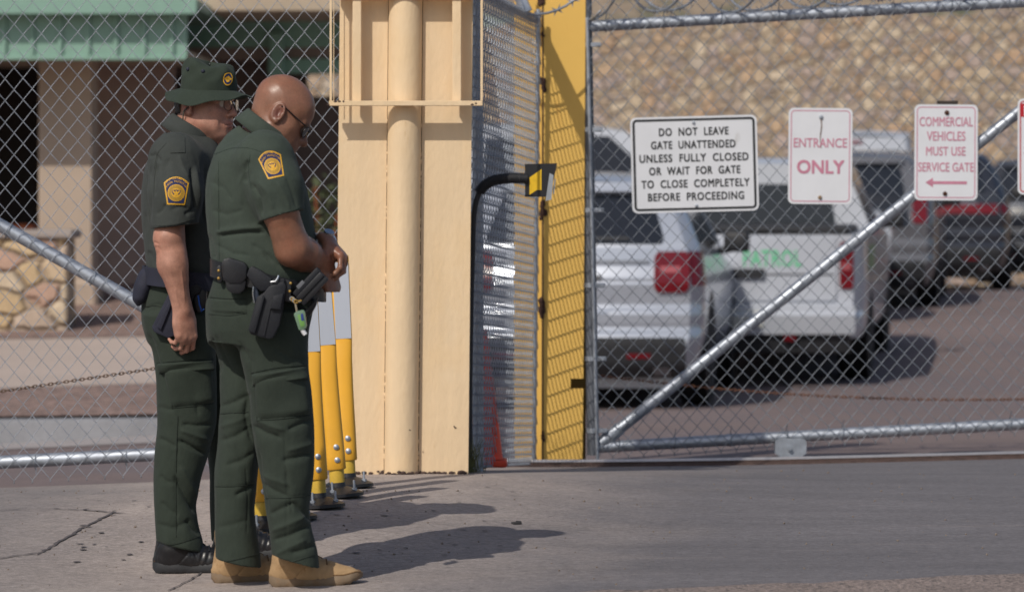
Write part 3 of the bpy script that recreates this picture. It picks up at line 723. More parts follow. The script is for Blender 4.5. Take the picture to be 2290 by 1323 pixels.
# frame standing off the pillar: outer angle frame and two upright bars
FD = .10
fr_o = MB()
def bar(b, x0, y0, x1, y1, dep, th, d0): # front rectangle in pixels at stand-off d0
    a, c = PP(x0, y0, d0), PP(x1, y1, d0); b.box(((a[0] + c[0]) / 2, a[1] + dep / 2, (a[2] + c[2]) / 2), (abs(c[0] - a[0]), dep, abs(c[2] - a[2])), th)
sF = SP
bar(fr_o, 731, 227, 1072, 238, .05, .0015, FD + .03)
fo = fr_o.build('frame_sill', M_cream, pil, angle=20)
b = MB(); bar(b, 727.5, -300, 737.5, 227, .005, .0008, FD + .03); bar(b, 736, -300, 739.5, 227, .004, .0008, FD - .03); b.build('frame_upright', M_cream, pil, angle=20)
b = MB(); bar(b, 1062, -300, 1072.5, 227, .006, .0008, FD + .03); b.build('frame_upright', M_cream, pil, angle=20)
for x0, x1 in ((780, 801.5), (1002, 1024)):
    b = MB(); bar(b, x0, 1.5, x1, 234, .03, .002, .075); b.build('bracket_bar', M_cream, pil, angle=20)
b = MB(); bar(b, 742, -20, 1066, -2, .06, .0015, .088); b.build('cross_rail', M_cream, pil, angle=20)
b = MB()
for px, py, w in ((757, 228.5, 5), (766, 228.3, 4), (775, 228.4, 2.5), (741, 235, 4), (1061, 235, 4), (1069, 233, 3)):
    c = PP(px - (1058 - py) * lean * 1.6 + 0, py, FD + .0312); c = P(px - 4, py, SP) + (0, -FD - .0312, 0); v = [c + (w / SP * math.cos(a) * rng.uniform(.7, 1.), 0, 2. / SP * math.sin(a)) for a in np.linspace(0, 6.28, 9)[:-1]]
    b.add(v, [range(8)[::-1]])
b.build('rust_spot', M_rust, pil, angle=180)
# flakes and nicks
b = MB()
for px, py in ((918, 958), (1016, 953), (1018, 955)):
    c = P(px, py, SP) + (0, -.003 - (.085 if px < 930 else 0), 0); b.box(c, (.008, .002, .004), 0, (0, rng.uniform(0, 1), 0))
b.build('paint_chip', M_rust, pil)

# ------------------------------------------------------------------ return fence in depth and the yellow post
S1, S2 = 526., 468.3
a_bl, a_br, a_tl, a_tr = P(1059, 1043, S1), P(1196, 1035, S2), P(1055, -36, S1), P(1206, 42, S2)
rt = thing('return_fence', (a_bl + a_br) / 2, 'chain link fence panel seen almost edge on between the cream pillar and the ochre post', 'fence')
b = MB(); N1 = 54; rows_n = 47
def qp(u, v): return (a_bl * (1 - u) + a_br * u) * (1 - v) + (a_tl * (1 - u) + a_tr * u) * v
nr_ = unit(np.cross(a_br - a_bl, (0, 0, 1)))
for i in range(N1):
    pts = []
    for j in range(rows_n + 1):
        s = 1 if (i + j) % 2 else -1; x = i + (1 if s > 0 else 0)
        q = qp(x / N1, j / rows_n)
        for dz, dn in ((-.006, -s * .010), (0, 0), (.006, s * .010)): pts.append(q + nr_ * dn + (0, 0, dz))
    b.tube(pts, .0024, 4, True, nr_)
b.build('wire_mesh', M_wire, rt, angle=180)
b = MB(); b.tube([qp(0, 1) + nr_ * -.03, qp(1, 1) + nr_ * -.03], .021, 12); b.tube([qp(.17, -.01) + nr_ * -.03, qp(.17, 1.02) + nr_ * -.03], .024, 12); b.tube([qp(.985, -.01), qp(.985, 1.02)], .01, 8)
b.build('frame', M_galv, rt)
rz2 = thing('razor_wire', qp(.5, 1.15), 'razor wire coil above the edge-on fence panel, its shadow falling on the ochre post', 'razor wire')
b, bb = MB(), MB(); razor(b, bb, qp(.76, 1) + (0, 0, .27), qp(1.05, 1) + (0, 0, .27), .26, .42, phase=.5)
ro = b.build('coil', M_wire, rz2, angle=180); tag(bb.build('barb', M_galv, ro, False), kind='stuff')
b = MB(); b.tube([qp(0.80, 1) + (0, 0, .0), qp(.82, 1) + (-.22, 0, .45)], .03, 6)
for k in range(3): b.tube([qp(-.1, 1) + (-.08 * k - .05, 0, .12 + .13 * k), qp(1.1, 1) + (-.08 * k - .05, 0, .12 + .13 * k)], .002, 4)
b.build('arm', M_galv, rt)

SY = 467.; yp = thing('gate_post', P(1255, 1036, SY), 'flat ochre steel post crossed by fence shadows, rusty hinge marks down its left edge', 'post')
b = MB(); pts = [P(1212, 1038, SY), P(1302, 1036, SY), P(1312, -400, SY), P(1215, -400, SY)]
# plate with the dark rectangular notch cut into its right edge
v = [P(1212, 1040, SY), P(1302.5, 1038, SY), P(1304.3, 868, SY), P(1276, 868, SY), P(1276, 846, SY), P(1304.5, 846, SY), P(1312, -400, SY), P(1216, -400, SY)]
for q in ((0, 1, 2, 3), (0, 3, 4, 7), (4, 5, 6, 7)): b.prism([v[i] for i in q], (0, .012, 0))
b.build('plate', M_ochre, yp, angle=20)
b = MB(); v = [P(1196, 1040, SY) + (0, .03, 0), P(1211, 1040, SY) + (0, .03, 0), P(1213, -400, SY) + (0, .03, 0), P(1199, -400, SY) + (0, .03, 0)]; b.prism(v, (0, .01, 0)); b.build('flange', M_ochre, yp, angle=20)
b = MB(); v = [P(1150, 1040, 455), P(1215, 1040, 455), P(1215, -300, 455), P(1150, -300, 455)]; b.prism(v, (0, .02, 0)); b.build('web', M_ochre, yp, angle=20)
b = MB(); v = [P(1210, 1040, 463), P(1310, 1040, 463), P(1316, -400, 463), P(1213, -400, 463)]; b.prism([p + (0, .03, 0) for p in v], (0, .02, 0)); b.build('back_plate', plain('dark_ochre', lin((104, 84, 30)), .7), yp, angle=20)
for py, w in ((-6, 15), (193, 12), (466, 13), (686, 14), (975, 7), (78, 6)):
    b = MB(); c = P(1213, py, SY) + (0, -.006, 0)
    for k in range(9):
        bbm = bmesh.new(); bmesh.ops.create_icosphere(bbm, subdivisions=2, radius=rng.uniform(.25, .5) * w / SY)
        for v in bbm.verts: v.co.y *= .35; v.co.z *= 1.5; v.co *= 1 + .12 * math.sin(v.co.x * 900 + v.co.z * 700)
        b.bm(bbm, Matrix.Translation(Vector(c) + Vector((rng.normal(0, .25) * w / SY, 0, rng.normal(0, .7) * w / SY))))
    b.build('rusty_hinge', plain('burnt_rust', lin((66, 44, 36)), .9, vs=70, vary=.4), yp, angle=180)
b = MB(); b.tube([P(1213.5, 1036, SY) + (0, -.001, 0), P(1214.5, -300, SY) + (0, -.001, 0)], .0035, 5); b.build('seam', M_rust, yp)

# ---- traffic cone behind the mesh
tcn = thing('traffic_cone', P(1086, 1040, 505), 'orange traffic cone seen through the edge-on fence panel', 'traffic cone')
c = P(1084, 1040, 505); b = MB(); b.lathe(c, [(.082, .03), (.078, .05), (.012, .60), (.0, .605)], 24); b.build('cone', plain('orange_plastic', lin((236, 74, 40)), .5, vs=6), tcn)
b = MB(); b.box(c + (0, 0, .012), (.20, .20, .03), .008); b.build('base', plain('orange_base', lin((216, 70, 40)), .6), tcn)

# ---- black conduit with photo-eye box
ph = thing('gate_sensor', P(1180, 405, 523), 'black sensor box with a yellow arrow sticker on a bent ribbed conduit beside the pillar', 'sensor')
pts = spline([P(1052, 1055, 526), P(1050.5, 900, 526), P(1053, 700, 526), P(1057, 560, 526), P(1060, 480, 526), P(1072, 430, 526), P(1098, 406, 526), P(1135, 399, 526), P(1180, 399, 526)], 40)
rr = .0205 + .0022 * np.sign(np.sin(np.arange(len(pts)) * 1.9))
low = np.array([1 if p[2] < P(0, 430, 526)[2] else 0 for p in pts]); rr = np.where(low > 0, .0115, .0225 + .0018 * np.sign(np.sin(np.arange(len(pts)) * 1.55)))
b = MB(); b.tube(pts, rr, 12); b.build('conduit', M_blackr, ph, angle=50)
b = MB(); a, c = P(1174, 366, 526), P(1232, 440, 526); b.prism([P(1174, 367, 526), P(1174, 440, 526), P(1230, 440, 526), P(1246, 365, 526)], (0, .09, 0)); b.build('housing', M_black, ph, angle=20)
b = MB(); v = [P(1184, 397, 526), P(1184, 436, 526), P(1200, 425, 526), P(1211, 425, 526), P(1211, 378, 526)]; b.add([p - (0, .0015, 0) for p in v], [range(5)]); b.build('arrow_sticker', plain('yellow_tape', lin((226, 182, 30)), .6, vs=40), ph)
b = MB(); v = [P(1220, 449, 526), P(1233, 446, 526), P(1238, 392, 526), P(1229, 387, 526)]; b.prism([p - (0, .012, 0) for p in v], (0, .006, 0)); b.build('grey_flap', plain('grey_tape', lin((150, 156, 164)), .5, vs=30), ph)
b = MB(); v = [P(1236, 434, 526), P(1239, 434, 526), P(1243, 400, 526), P(1240, 400, 526)]; b.prism([p - (0, .004, 0) for p in v], (0, .003, 0))
b.build('grey_flap', plain('grey_tape_edge', lin((130, 134, 140)), .5, vs=30), ph)

# ------------------------------------------------------------------ flexible delineator posts
M_yel = Mt('yellow_plastic', lin((232, 172, 52)), .42); M_yel.vary(6, .06); M_yel.spots(14, .68, .74, lin((204, 146, 40)), 4); M_yel.rough(20, .38, .55); M_yel = M_yel.done()
m = Mt('reflective_sheeting', lin((176, 186, 204)), .4, .0); v = m.N('ShaderNodeTexVoronoi'); v.inputs['Scale'].default_value = 330; v.inputs['Randomness'].default_value = 0.; m.L(m.co((1, 1, 1)), v.inputs['Vector'])
m.col = m.mixc(m.ramp(v.outputs['Distance'], [(.3, (1, 1, 1)), (.5, (0, 0, 0))]), lin((178, 184, 196)), lin((198, 203, 213))); m.bump(1, .2, h=v.outputs['Distance'], dist=.001); M_refl = m.done()
M_ypost = plain('yellow_pole', lin((206, 170, 62)), .5, vs=20)
def delineator(loc, label):
    t = thing('delineator_post', loc, label, 'bollard', 'yellow delineator posts in a row beside the pillar')
    L0 = np.asarray(loc, float); b = MB()
    b.lathe(L0, [(.098, .0), (.098, .012), (.082, .020), (.05, .034), (.032, .040), (.030, .055), (.0, .055)], 28); base = b.build('base', M_black, t)
    b = MB()
    for a in (-.5, 1.3, 2.6, 4.4):
        b = MB(); q = L0 + (.072 * math.cos(a), .072 * math.sin(a), .018); b.lathe(q, [(.010, 0), (.010, .012), (.0045, .013), (.0045, .042), (.0, .043)], 6); b.build('anchor_bolt', M_galv, base, False)
    b = MB(); b.lathe(L0, [(.029, .05), (.029, .16), (.0, .16)], 18); b.build('pole', M_ypost, t)
    # flattened tube: oval at the foot, thin and wide towards the top
    G = []
    for z, w, d in ((.105, .035, .033), (.11, .038, .036), (.16, .0375, .036), (.22, .037, .034), (.30, .0355, .031), (.40, .0345, .027), (.5, .035, .022), (.56, .037, .016), (.58, .038, .013), (.905, .0385, .012), (.912, .037, .010)):
        a = np.linspace(0, 2 * np.pi, 28, endpoint=False); ca, sa = np.cos(a), np.sin(a)
        G.append(np.stack([w * np.sign(ca) * np.abs(ca) ** .8, d * np.sign(sa) * np.abs(sa) ** .8, np.full(28, z)], 1) + L0)
    b = MB(); b.grid(np.array(G), True); b.add(G[-1], [range(28)]); tu = b.build('tube', M_yel, t, angle=70)
    b = MB(); b.add([L0 + (x, -.0138, z) for x, z in ((-.026, .585), (.036, .585), (.036, .888), (-.026, .888))], [(0, 1, 2, 3)]); 
    b.add([L0 + (x, .0138, z) for x, z in ((-.034, .585), (.034, .585), (.034, .888), (-.034, .888))], [(3, 2, 1, 0)]); b.build('reflector', M_refl, tu)
    for z in (.142, .192): b = MB(); b.lathe(L0 + (.006, -.0365, z), [(0, -.006), (.006, -.005), (.011, -.002), (.011, .003)], 12, 'y'); b.build('rivet', M_galv, tu)
    return t
dl = None
for px, py, s, lab, ry in ((780, 1088, 567, 'yellow delineator post with grey reflector standing closest to the cream pillar', -2.6), (757, 1110, 586, 'second yellow delineator post from the pillar, right of the officer\'s clasped hands', -4.6),
                       (714, 1134, 597, 'third yellow delineator post from the pillar, half hidden by the front officer', -3.2), (650, 1160, 609, 'fourth yellow delineator post from the pillar, almost wholly behind the front officer', -2.), (588, 1186, 621, 'yellow delineator post seen between the front officer\'s legs, farthest from the pillar', -1.0)):
    q = ground_hit(px, py, 0)
    if dl is None:
        dl = delineator((0, 0, 0), lab); t = dl
    else: t = copy_tree(dl)
    t['label'] = lab; t.location = q; t.rotation_euler = (R(-2.5), R(ry), R(rng.uniform(-4, 4)))
# ------------------------------------------------------------------ parked vehicles
M_glass = Mt('car_glass', lin((34, 38, 46)), .08, 0, .5); M_glass.vary(1.2, .15); M_glass = M_glass.done()
M_tyre = plain('tyre_rubber', lin((34, 33, 34)), .85, vs=20)
M_rim = plain('alloy_rim', lin((140, 142, 148)), .35, .8, vs=6)
M_trim = plain('black_trim', lin((40, 41, 45)), .55, vs=10)
M_lamp = Mt('red_lens', lin((106, 14, 26)), .15); M_lamp.vary(20, .2); M_lamp = M_lamp.done()
M_clear = plain('clear_lens', lin((205, 205, 208)), .15, vs=20)
M_plate = plain('number_plate', lin((198, 200, 196)), .4, vs=14)
def paint(name, c, rough=.28):
    m = Mt(name, lin(c), rough, 0.0, .5); m.vary(1.5, .03); m.spots(3, .55, .8, tuple(x * .9 for x in lin(c)), 5); m.b.inputs['Coat Weight'].default_value = .6; m.b.inputs['Coat Roughness'].default_value = .06; return m.done()
M_white = paint('white_car_paint', (184, 188, 197)); M_grey = paint('grey_car_paint', (96, 97, 103)); M_dark = paint('charcoal_car_paint', (38, 41, 50)); M_silver = paint('silver_car_paint', (178, 184, 196)); M_silver.node_tree.nodes['Principled BSDF'].inputs['Metallic'].default_value = .35; M_navy = paint('dark_blue_car_paint', (54, 66, 88))

M_pinklens = plain('pale_red_lens', lin((160, 84, 90)), .2, vs=20)
class Car:
    def __init__(s, name, label, color, Ln, wz, rear, ztop, zb=.30, front=None, group=None):
        s.root = thing(name, (0, 0, 0), label, 'car' if 'pickup' not in name and 'van' not in name else ('pickup' if 'pickup' in name else 'van'), group)
        s.L = Ln; s.wz = np.array(wz); s.rr = np.array(rear); s.zt = np.array(ztop); s.zb = zb; s.color = color
        s.ff = np.array(front if front is not None else [(zb, .10), (.7, 0.), (1.0, .12), (1.3, .9), (2.4, 1.2)])
    def w(s, z): return np.interp(z, s.wz[:, 0], s.wz[:, 1])
    def yr(s, z): return np.interp(z, s.rr[:, 0], s.rr[:, 1])
    def yf(s, z): return s.L - np.interp(z, s.ff[:, 0], s.ff[:, 1])
    def top(s, t): return np.interp(t, s.zt[:, 0], s.zt[:, 1])
    def side(s, t, z, sg=1, off=0.):
        y = s.yr(z) + (s.yf(z) - s.yr(z)) * t
        w = s.w(z) * (1 - .10 * np.clip((.045 - t) / .045, 0, 1) ** 2 - .16 * np.clip((t - .84) / .16, 0, 1) ** 2)
        return np.stack([sg * (w + off), y, z], -1)
    def rearp(s, x, z, off=0.):
        w = s.w(z) * .90; u = np.abs(x) / w
        return np.stack([x, s.yr(z) - .07 * (1 - u ** 2) - off, z], -1)
    def body(s):
        b = MB(); n, k = 44, 44; t = np.unique(np.concatenate([np.linspace(0, 1, n), s.zt[:, 0]])); v = np.linspace(0, 1, k)
        T, V = np.meshgrid(t, v, indexing='ij'); Z = s.zb + (s.top(T) - s.zb) * V
        for sg in (-1, 1): G = s.side(T, Z, sg); b.grid(G if sg > 0 else G[::-1])
        zt = s.top(t); e = s.side(t, zt, 1); U = np.linspace(-1, 1, 15)
        G = np.stack([np.stack([e[:, 0] * u, e[:, 1], zt + .035 * (1 - u * u)], -1) for u in U], 1); b.grid(G)
        z0 = np.linspace(s.zb, s.top(0.), 90); X = np.linspace(-1, 1, 17); G = np.stack([s.rearp(x * s.w(z0) * .90, z0) for x in X], 1); b.grid(G)
        z1 = np.linspace(s.zb, s.top(1.), 12); G = np.stack([np.stack([x * s.side(np.ones_like(z1), z1)[:, 0], s.yf(z1) + .1 * (1 - x * x), z1], -1) for x in X], 1); b.grid(G[::-1])
        x0, x1 = s.w(s.zb) * .9, 0
        b.box((0, s.L / 2, s.zb - .04), (1.5, s.L - .5, .14))
        return b.build('body', s.color, s.root, angle=50)
    def rpatch(s, name, m, x0, x1, z0, z1, off=.008, parent=None, top_in=0., r=.0):
        z = np.linspace(z0, z1, 10); G = []
        for u in np.linspace(0, 1, 12):
            f = (z - z0) / (z1 - z0); a = x0 + (np.sign(-x0) * top_in) * f if x0 < 0 else x0; c = x1 - top_in * f
            if r: k = np.maximum(0, 1 - np.minimum(z - z0, z1 - z) / r); a = a + r * k ** 2 * .6; c = c - r * k ** 2 * .6
            G.append(s.rearp(a + (c - a) * u, z, off))
        b = MB(); b.grid(np.stack(G, 1)); e = np.stack(G, 1)
        rim = np.concatenate([e[0], e[1:, -1], e[-1, ::-1][1:], e[::-1, 0][1:]]); b.grid(np.stack([rim, rim + (0, off + .012, 0)])); return b.build(name, m, parent or s.root, angle=50)
    def spatch(s, name, m, t0, t1, z0, z1, off=.006, slant0=0., slant1=0., sides=(-1, 1), parent=None):
        for sg in sides:
            z = np.linspace(z0, z1, 8); G = []
            for u in np.linspace(0, 1, 12):
                f = (z - z0) / (z1 - z0); G.append(s.side(t0 + slant0 * f + (t1 + slant1 * f - t0 - slant0 * f) * u, z, sg, off))
            G = np.stack(G, 0); b = MB(); b.grid(G if sg > 0 else G[::-1]); b.build(name, m, parent or s.root, angle=50)
    def wheels(s, ys, r=.39, wd=.25, track=None):
        for y in ys:
            for sg in (-1, 1):
                x = sg * (s.w(.6) - wd / 2 + .012)
                b = MB(); b.lathe((x, y, r), [(r * .62, -wd / 2), (r * .92, -wd / 2), (r, -wd * .36), (r, wd * .36), (r * .92, wd / 2), (r * .62, wd / 2)], 28, 'x'); wo = b.build('wheel', M_tyre, s.root, angle=40)
                b = MB(); q = sg * (wd / 2 - .02); b.lathe((x, y, r), [(r * .63, q - sg * .02), (r * .60, q), (r * .5, q - sg * .03), (r * .18, q - sg * .015), (0., q - sg * .01)], 24, 'x')
                for k in range(6): a = k * math.pi / 3; b.box((x + q - sg * .012, y + r * .34 * math.cos(a), r + r * .34 * math.sin(a)), (.02, r * .40, .05), .004, (a, 0, 0))
                b.build('rim', M_rim, wo)
                b = MB(); xx = sg * (s.w(.6) + .004); b.lathe((xx, y, r + .03), [(r * 1.0, 0), (r * 1.22, 0), (r * 1.22, -sg * .02), (r * 1.0, -sg * .02), (r * 1.0, 0)], 32, 'x'); b.build('wheel_arch', M_trim, s.root)
                b = MB(); xx = sg * (s.w(.6) + .0015); b.lathe((xx, y, r + .03), [(0, 0), (r * 1.12, 0)], 32, 'x'); b.build('wheel_well', M_darkw, s.root)
    def mirrors(s, t, z, m=None):
        for sg in (-1, 1):
            p = s.side(np.array(t), np.array(z), sg); b = MB(); b.box(p + (sg * .15, 0, .03), (.21, .10, .17), .03, (0, 0, sg * -.1), 2); b.tube([p + (-sg * .03, 0, -.05), p + (sg * .10, 0, -.03)], .03, 8); b.build('mirror', m or M_trim, s.root, angle=50)
    def place(s, x, y, yaw, zoff=0., sc_=1.):
        s.root.location = (x, y, float(lot_h(x, y)) + zoff); s.root.rotation_euler = (0, 0, R(yaw)); s.root.scale = (sc_,) * 3

suv_w = [(.2, .86), (.35, .93), (.55, .985), (.95, .99), (1.22, .955), (1.45, .86), (1.68, .74), (1.80, .62)]
suv_r = [(.2, .16), (.35, .03), (.5, .0), (.57, .005), (.62, .055), (.635, .075), (.65, .055), (.74, .045), (.80, .095), (.97, .070), (.985, .085), (1.0, .075), (1.10, .115), (1.25, .14), (1.30, .17), (1.72, .46), (1.8, .5)]
suv_t = [(0, 1.71), (.06, 1.755), (.3, 1.785), (.5, 1.76), (.56, 1.72), (.73, 1.13), (.76, 1.10), (.92, 1.0), (1., .88)]
def suv(label, color, group, lamp='block', wz0=1.27):
    c = Car('parked_suv', label, color, 5.0, suv_w, suv_r, suv_t, .27, [(.27, .12), (.6, 0.), (.9, .06), (1.1, 1.1), (1.8, 2.1)], group)
    c.body()
    c.rpatch('rear_window', M_glass, -.70, .70, wz0, 1.64, .010, top_in=.13, r=.05)
    c.rpatch('spoiler', color, -.60, .60, 1.665, 1.735, .075)
    c.rpatch('bumper', M_trim, -.86, .86, .25, .56, .03, r=.03)
    c.rpatch('plate_recess', color, -.30, .30, .74, .92, .006, r=.06)
    c.rpatch('number_plate', M_plate, -.16, .16, .765, .90, .016)
    if wz0 > 1.2: c.rpatch('chrome_strip', M_rim, -.58, .58, 1.115, 1.145, .012); c.rpatch('badge', M_rim, -.06, .06, 1.175, 1.22, .014)
    c.rpatch('wiper', M_trim, -.05, .42, wz0 + .03, wz0 + .05, .018); c.rpatch('handle', M_trim, -.22, .22, 1.0, 1.03, .012)
    if lamp == 'block':
        for sg in (-1, 1):
            a, d = (.62, .885) if sg > 0 else (-.885, -.62)
            o = c.rpatch('tail_light', M_lamp, a, d, .90, 1.21, .022, r=.05); c.rpatch('lens', M_pinklens, a + .045, d - .07, 1.05, 1.10, .028, o)
            c.spatch('tail_light', M_lamp, .0, .045, .95, 1.21, .012, 0, .03, (sg,))
    elif lamp == 'bar':
        c.rpatch('tail_light', M_lamp, -.84, .84, 1.0, 1.12, .02); c.spatch('tail_light', M_lamp, 0, .05, 1.0, 1.12, .01)
    else:
        for sg in (-1, 1): c.rpatch('tail_light', M_lamp, *((.72, .885) if sg > 0 else (-.885, -.72)), .98, 1.28, .02, r=.04)
    for sg in (-1, 1): c.rpatch('reflector', M_lamp, *((.42, .60) if sg > 0 else (-.60, -.42)), .40, .44, .036); c.rpatch('exhaust', M_rim, *((.62, .74) if sg > 0 else (-.74, -.62)), .27, .33, .045)
    c.spatch('side_window', M_glass, .06, .20, 1.26, 1.62, .006, .02, -.01); c.spatch('side_window', M_glass, .23, .385, 1.22, 1.64, .006, -.01, -.005); c.spatch('side_window', M_glass, .405, .60, 1.20, 1.64, .006, 0, -.09)
    c.spatch('sill_trim', M_trim, .12, .86, .28, .44, .012)
    c.wheels((1.02, 3.88)); c.mirrors(.60, 1.22)
    return c
gp = 'police vehicles parked behind the right gate'
e1 = suv('silver white four wheel drive seen from behind through the gate, nearest the ochre post', M_silver, gp); e1.place(.46, FPX / 294, -7)
g3 = suv('grey people carrier with a dark rear window, parked just right of the white pickup', M_grey, gp, 'high', .94); g3.place(3.82, FPX / 197, -8)
d4 = suv('charcoal four wheel drive with a red tail light bar, parked beyond the grey one', M_dark, gp, 'bar'); d4.place(5.39, FPX / 174, -8)
d6 = suv('black four wheel drive cut off at the right edge, with a yellow band', M_dark, gp, 'high'); d6.place(7.55, FPX / 158, -8)
d6.rpatch('yellow_band', plain('amber_band', lin((196, 150, 50)), .5), -.8, -.45, 1.06, 1.2, .03)

# pickup
pk_w = [(.3, .90), (.5, .99), (.9, 1.01), (1.28, 1.0), (1.35, .97), (1.6, .86), (1.95, .74)]
pk_r = [(.3, .1), (.62, .03), (.64, .16), (1.4, .12), (2., .12)]
pk_t = [(0, 1.30), (.285, 1.30), (.29, 1.88), (.33, 1.93), (.5, 1.94), (.58, 1.88), (.70, 1.32), (.73, 1.28), (.93, 1.2), (1, 1.1)]
p = Car('pickup_truck', 'white pickup truck with green lettering on its tailgate, seen from behind through the gate', M_white, 5.85, pk_w, pk_r, pk_t, .42, [(.42, .1), (.9, 0.), (1.25, .08), (2.0, .2)], gp)
p.body()
p.rpatch('tailgate', M_white, -.76, .76, .74, 1.28, .018, r=.02)
tgx, f_ = text_geo('PATROL', 1., 1., .02, 1.05)
tgx[:, 0] -= (tgx[:, 0].max() + tgx[:, 0].min()) / 2; tgx[:, 1] -= (tgx[:, 1].max() + tgx[:, 1].min()) / 2
k = .50 / (tgx[:, 0].max() - tgx[:, 0].min()); kz = .145 / (tgx[:, 1].max() - tgx[:, 1].min())
b = MB(); V = []
for q in tgx: V.append(p.rearp(np.array(q[0] * k + .22), np.array(1.10 + q[1] * kz), .021))
b.add(V, f_); b.build('lettering', plain('green_lettering', lin((96, 190, 140)), .5), p.root, False)
p.rpatch('tailgate_handle', M_trim, -.15, .15, .93, 1.01, .05); p.rpatch('fold_line', M_trim, -.74, .74, .955, .968, .021)
p.rpatch('bumper', M_white, -.93, .93, .46, .70, .14, r=.03); p.rpatch('lower_bumper', M_trim, -.88, .88, .30, .46, .10); p.rpatch('number_plate', M_plate, -.16, .16, .52, .66, .15); p.rpatch('tow_light', M_lamp, .33, .43, .40, .45, .14)
for sg in (-1, 1):
    a, d = (.79, .905) if sg > 0 else (-.905, -.79); o = p.rpatch('tail_light', M_lamp, a, d, .84, 1.24, .02, r=.02); p.rpatch('lens', M_pinklens, a + .02, d - .02, 1.0, 1.06, .026, o)
b = MB(); yb = 1.735; b.prism([(-.66, yb - .03, 1.38), (.66, yb - .03, 1.38), (.60, yb + .0, 1.80), (-.60, yb + .0, 1.80)], (0, .03, 0)); b.build('rear_window', M_glass, p.root)
b = MB(); b.box((0, .95, 1.345), (1.72, 1.60, .06), .015); b.build('bed_cover', M_trim, p.root)
p.spatch('side_window', M_glass, .33, .44, 1.36, 1.82, .006, .01, 0); p.spatch('side_window', M_glass, .455, .60, 1.34, 1.84, .006, 0, -.07)
p.spatch('green_stripe', plain('green_stripe', lin((50, 130, 84)), .4), .08, .28, .98, 1.2, .005, .05, .05)
p.wheels((1.35, 5.0 - .1), .42, .28); p.mirrors(.585, 1.38)
p.place(2.0, FPX / 262, -8)

# tall van behind, and a white truck standing side on further left
van_w = [(.25, .90), (.5, .99), (1.1, 1.0), (1.5, .96), (2.25, .84)]
v = Car('passenger_van', 'tall white van with dark rear windows, parked far behind between the pink lettered signs', M_white, 5.6, van_w, [(.25, .08), (.5, .0), (1.3, .05), (2.3, .22)], [(0, 2.2), (.05, 2.26), (.7, 2.24), (.76, 2.1), (.9, 1.2), (1, 1.0)], .32, [(.3, .1), (.8, 0), (1.2, .3), (2.2, 1.3)], gp)
v.body()
for a, d in ((-.72, -.05), (.05, .72)): v.rpatch('rear_window', M_glass, a, d, 1.35, 2.0, .012, r=.04)
for sg in (-1, 1): v.rpatch('tail_light', M_lamp, *((.76, .86) if sg > 0 else (-.86, -.76)), .95, 1.3, .02)
v.rpatch('brake_light', M_lamp, -.14, .14, 2.10, 2.15, .02); v.rpatch('bumper', M_trim, -.85, .85, .32, .55, .06); v.spatch('side_window', M_glass, .06, .34, 1.35, 2.0); v.spatch('side_window', M_glass, .37, .6, 1.35, 2.0)
v.wheels((1.1, 4.5)); v.mirrors(.74, 1.4); v.place(4.97 + .05, 56.0, -6)
q = Car('pickup_truck', 'white truck standing side on behind the white four wheel drive, its windscreen pillar sloping right', M_white, 5.85, pk_w, pk_r, pk_t, .42, [(.42, .1), (.9, 0.), (1.25, .08), (2.0, .2)], gp)
q.body(); q.spatch('side_window', M_glass, .33, .44, 1.36, 1.82, .006, .01, 0); q.spatch('side_window', M_glass, .455, .64, 1.34, 1.84, .006, 0, -.09); q.wheels((1.35, 4.9), .42, .28); q.mirrors(.585, 1.38)
q.spatch('door_line', M_trim, .45, .453, .5, 1.3, .004); q.spatch('green_stripe', plain('green_side_stripe', lin((50, 130, 84)), .4), .1, .6, .95, 1.1, .005)
q.place(-2.55, 41.6, -90, 0, 1.13)
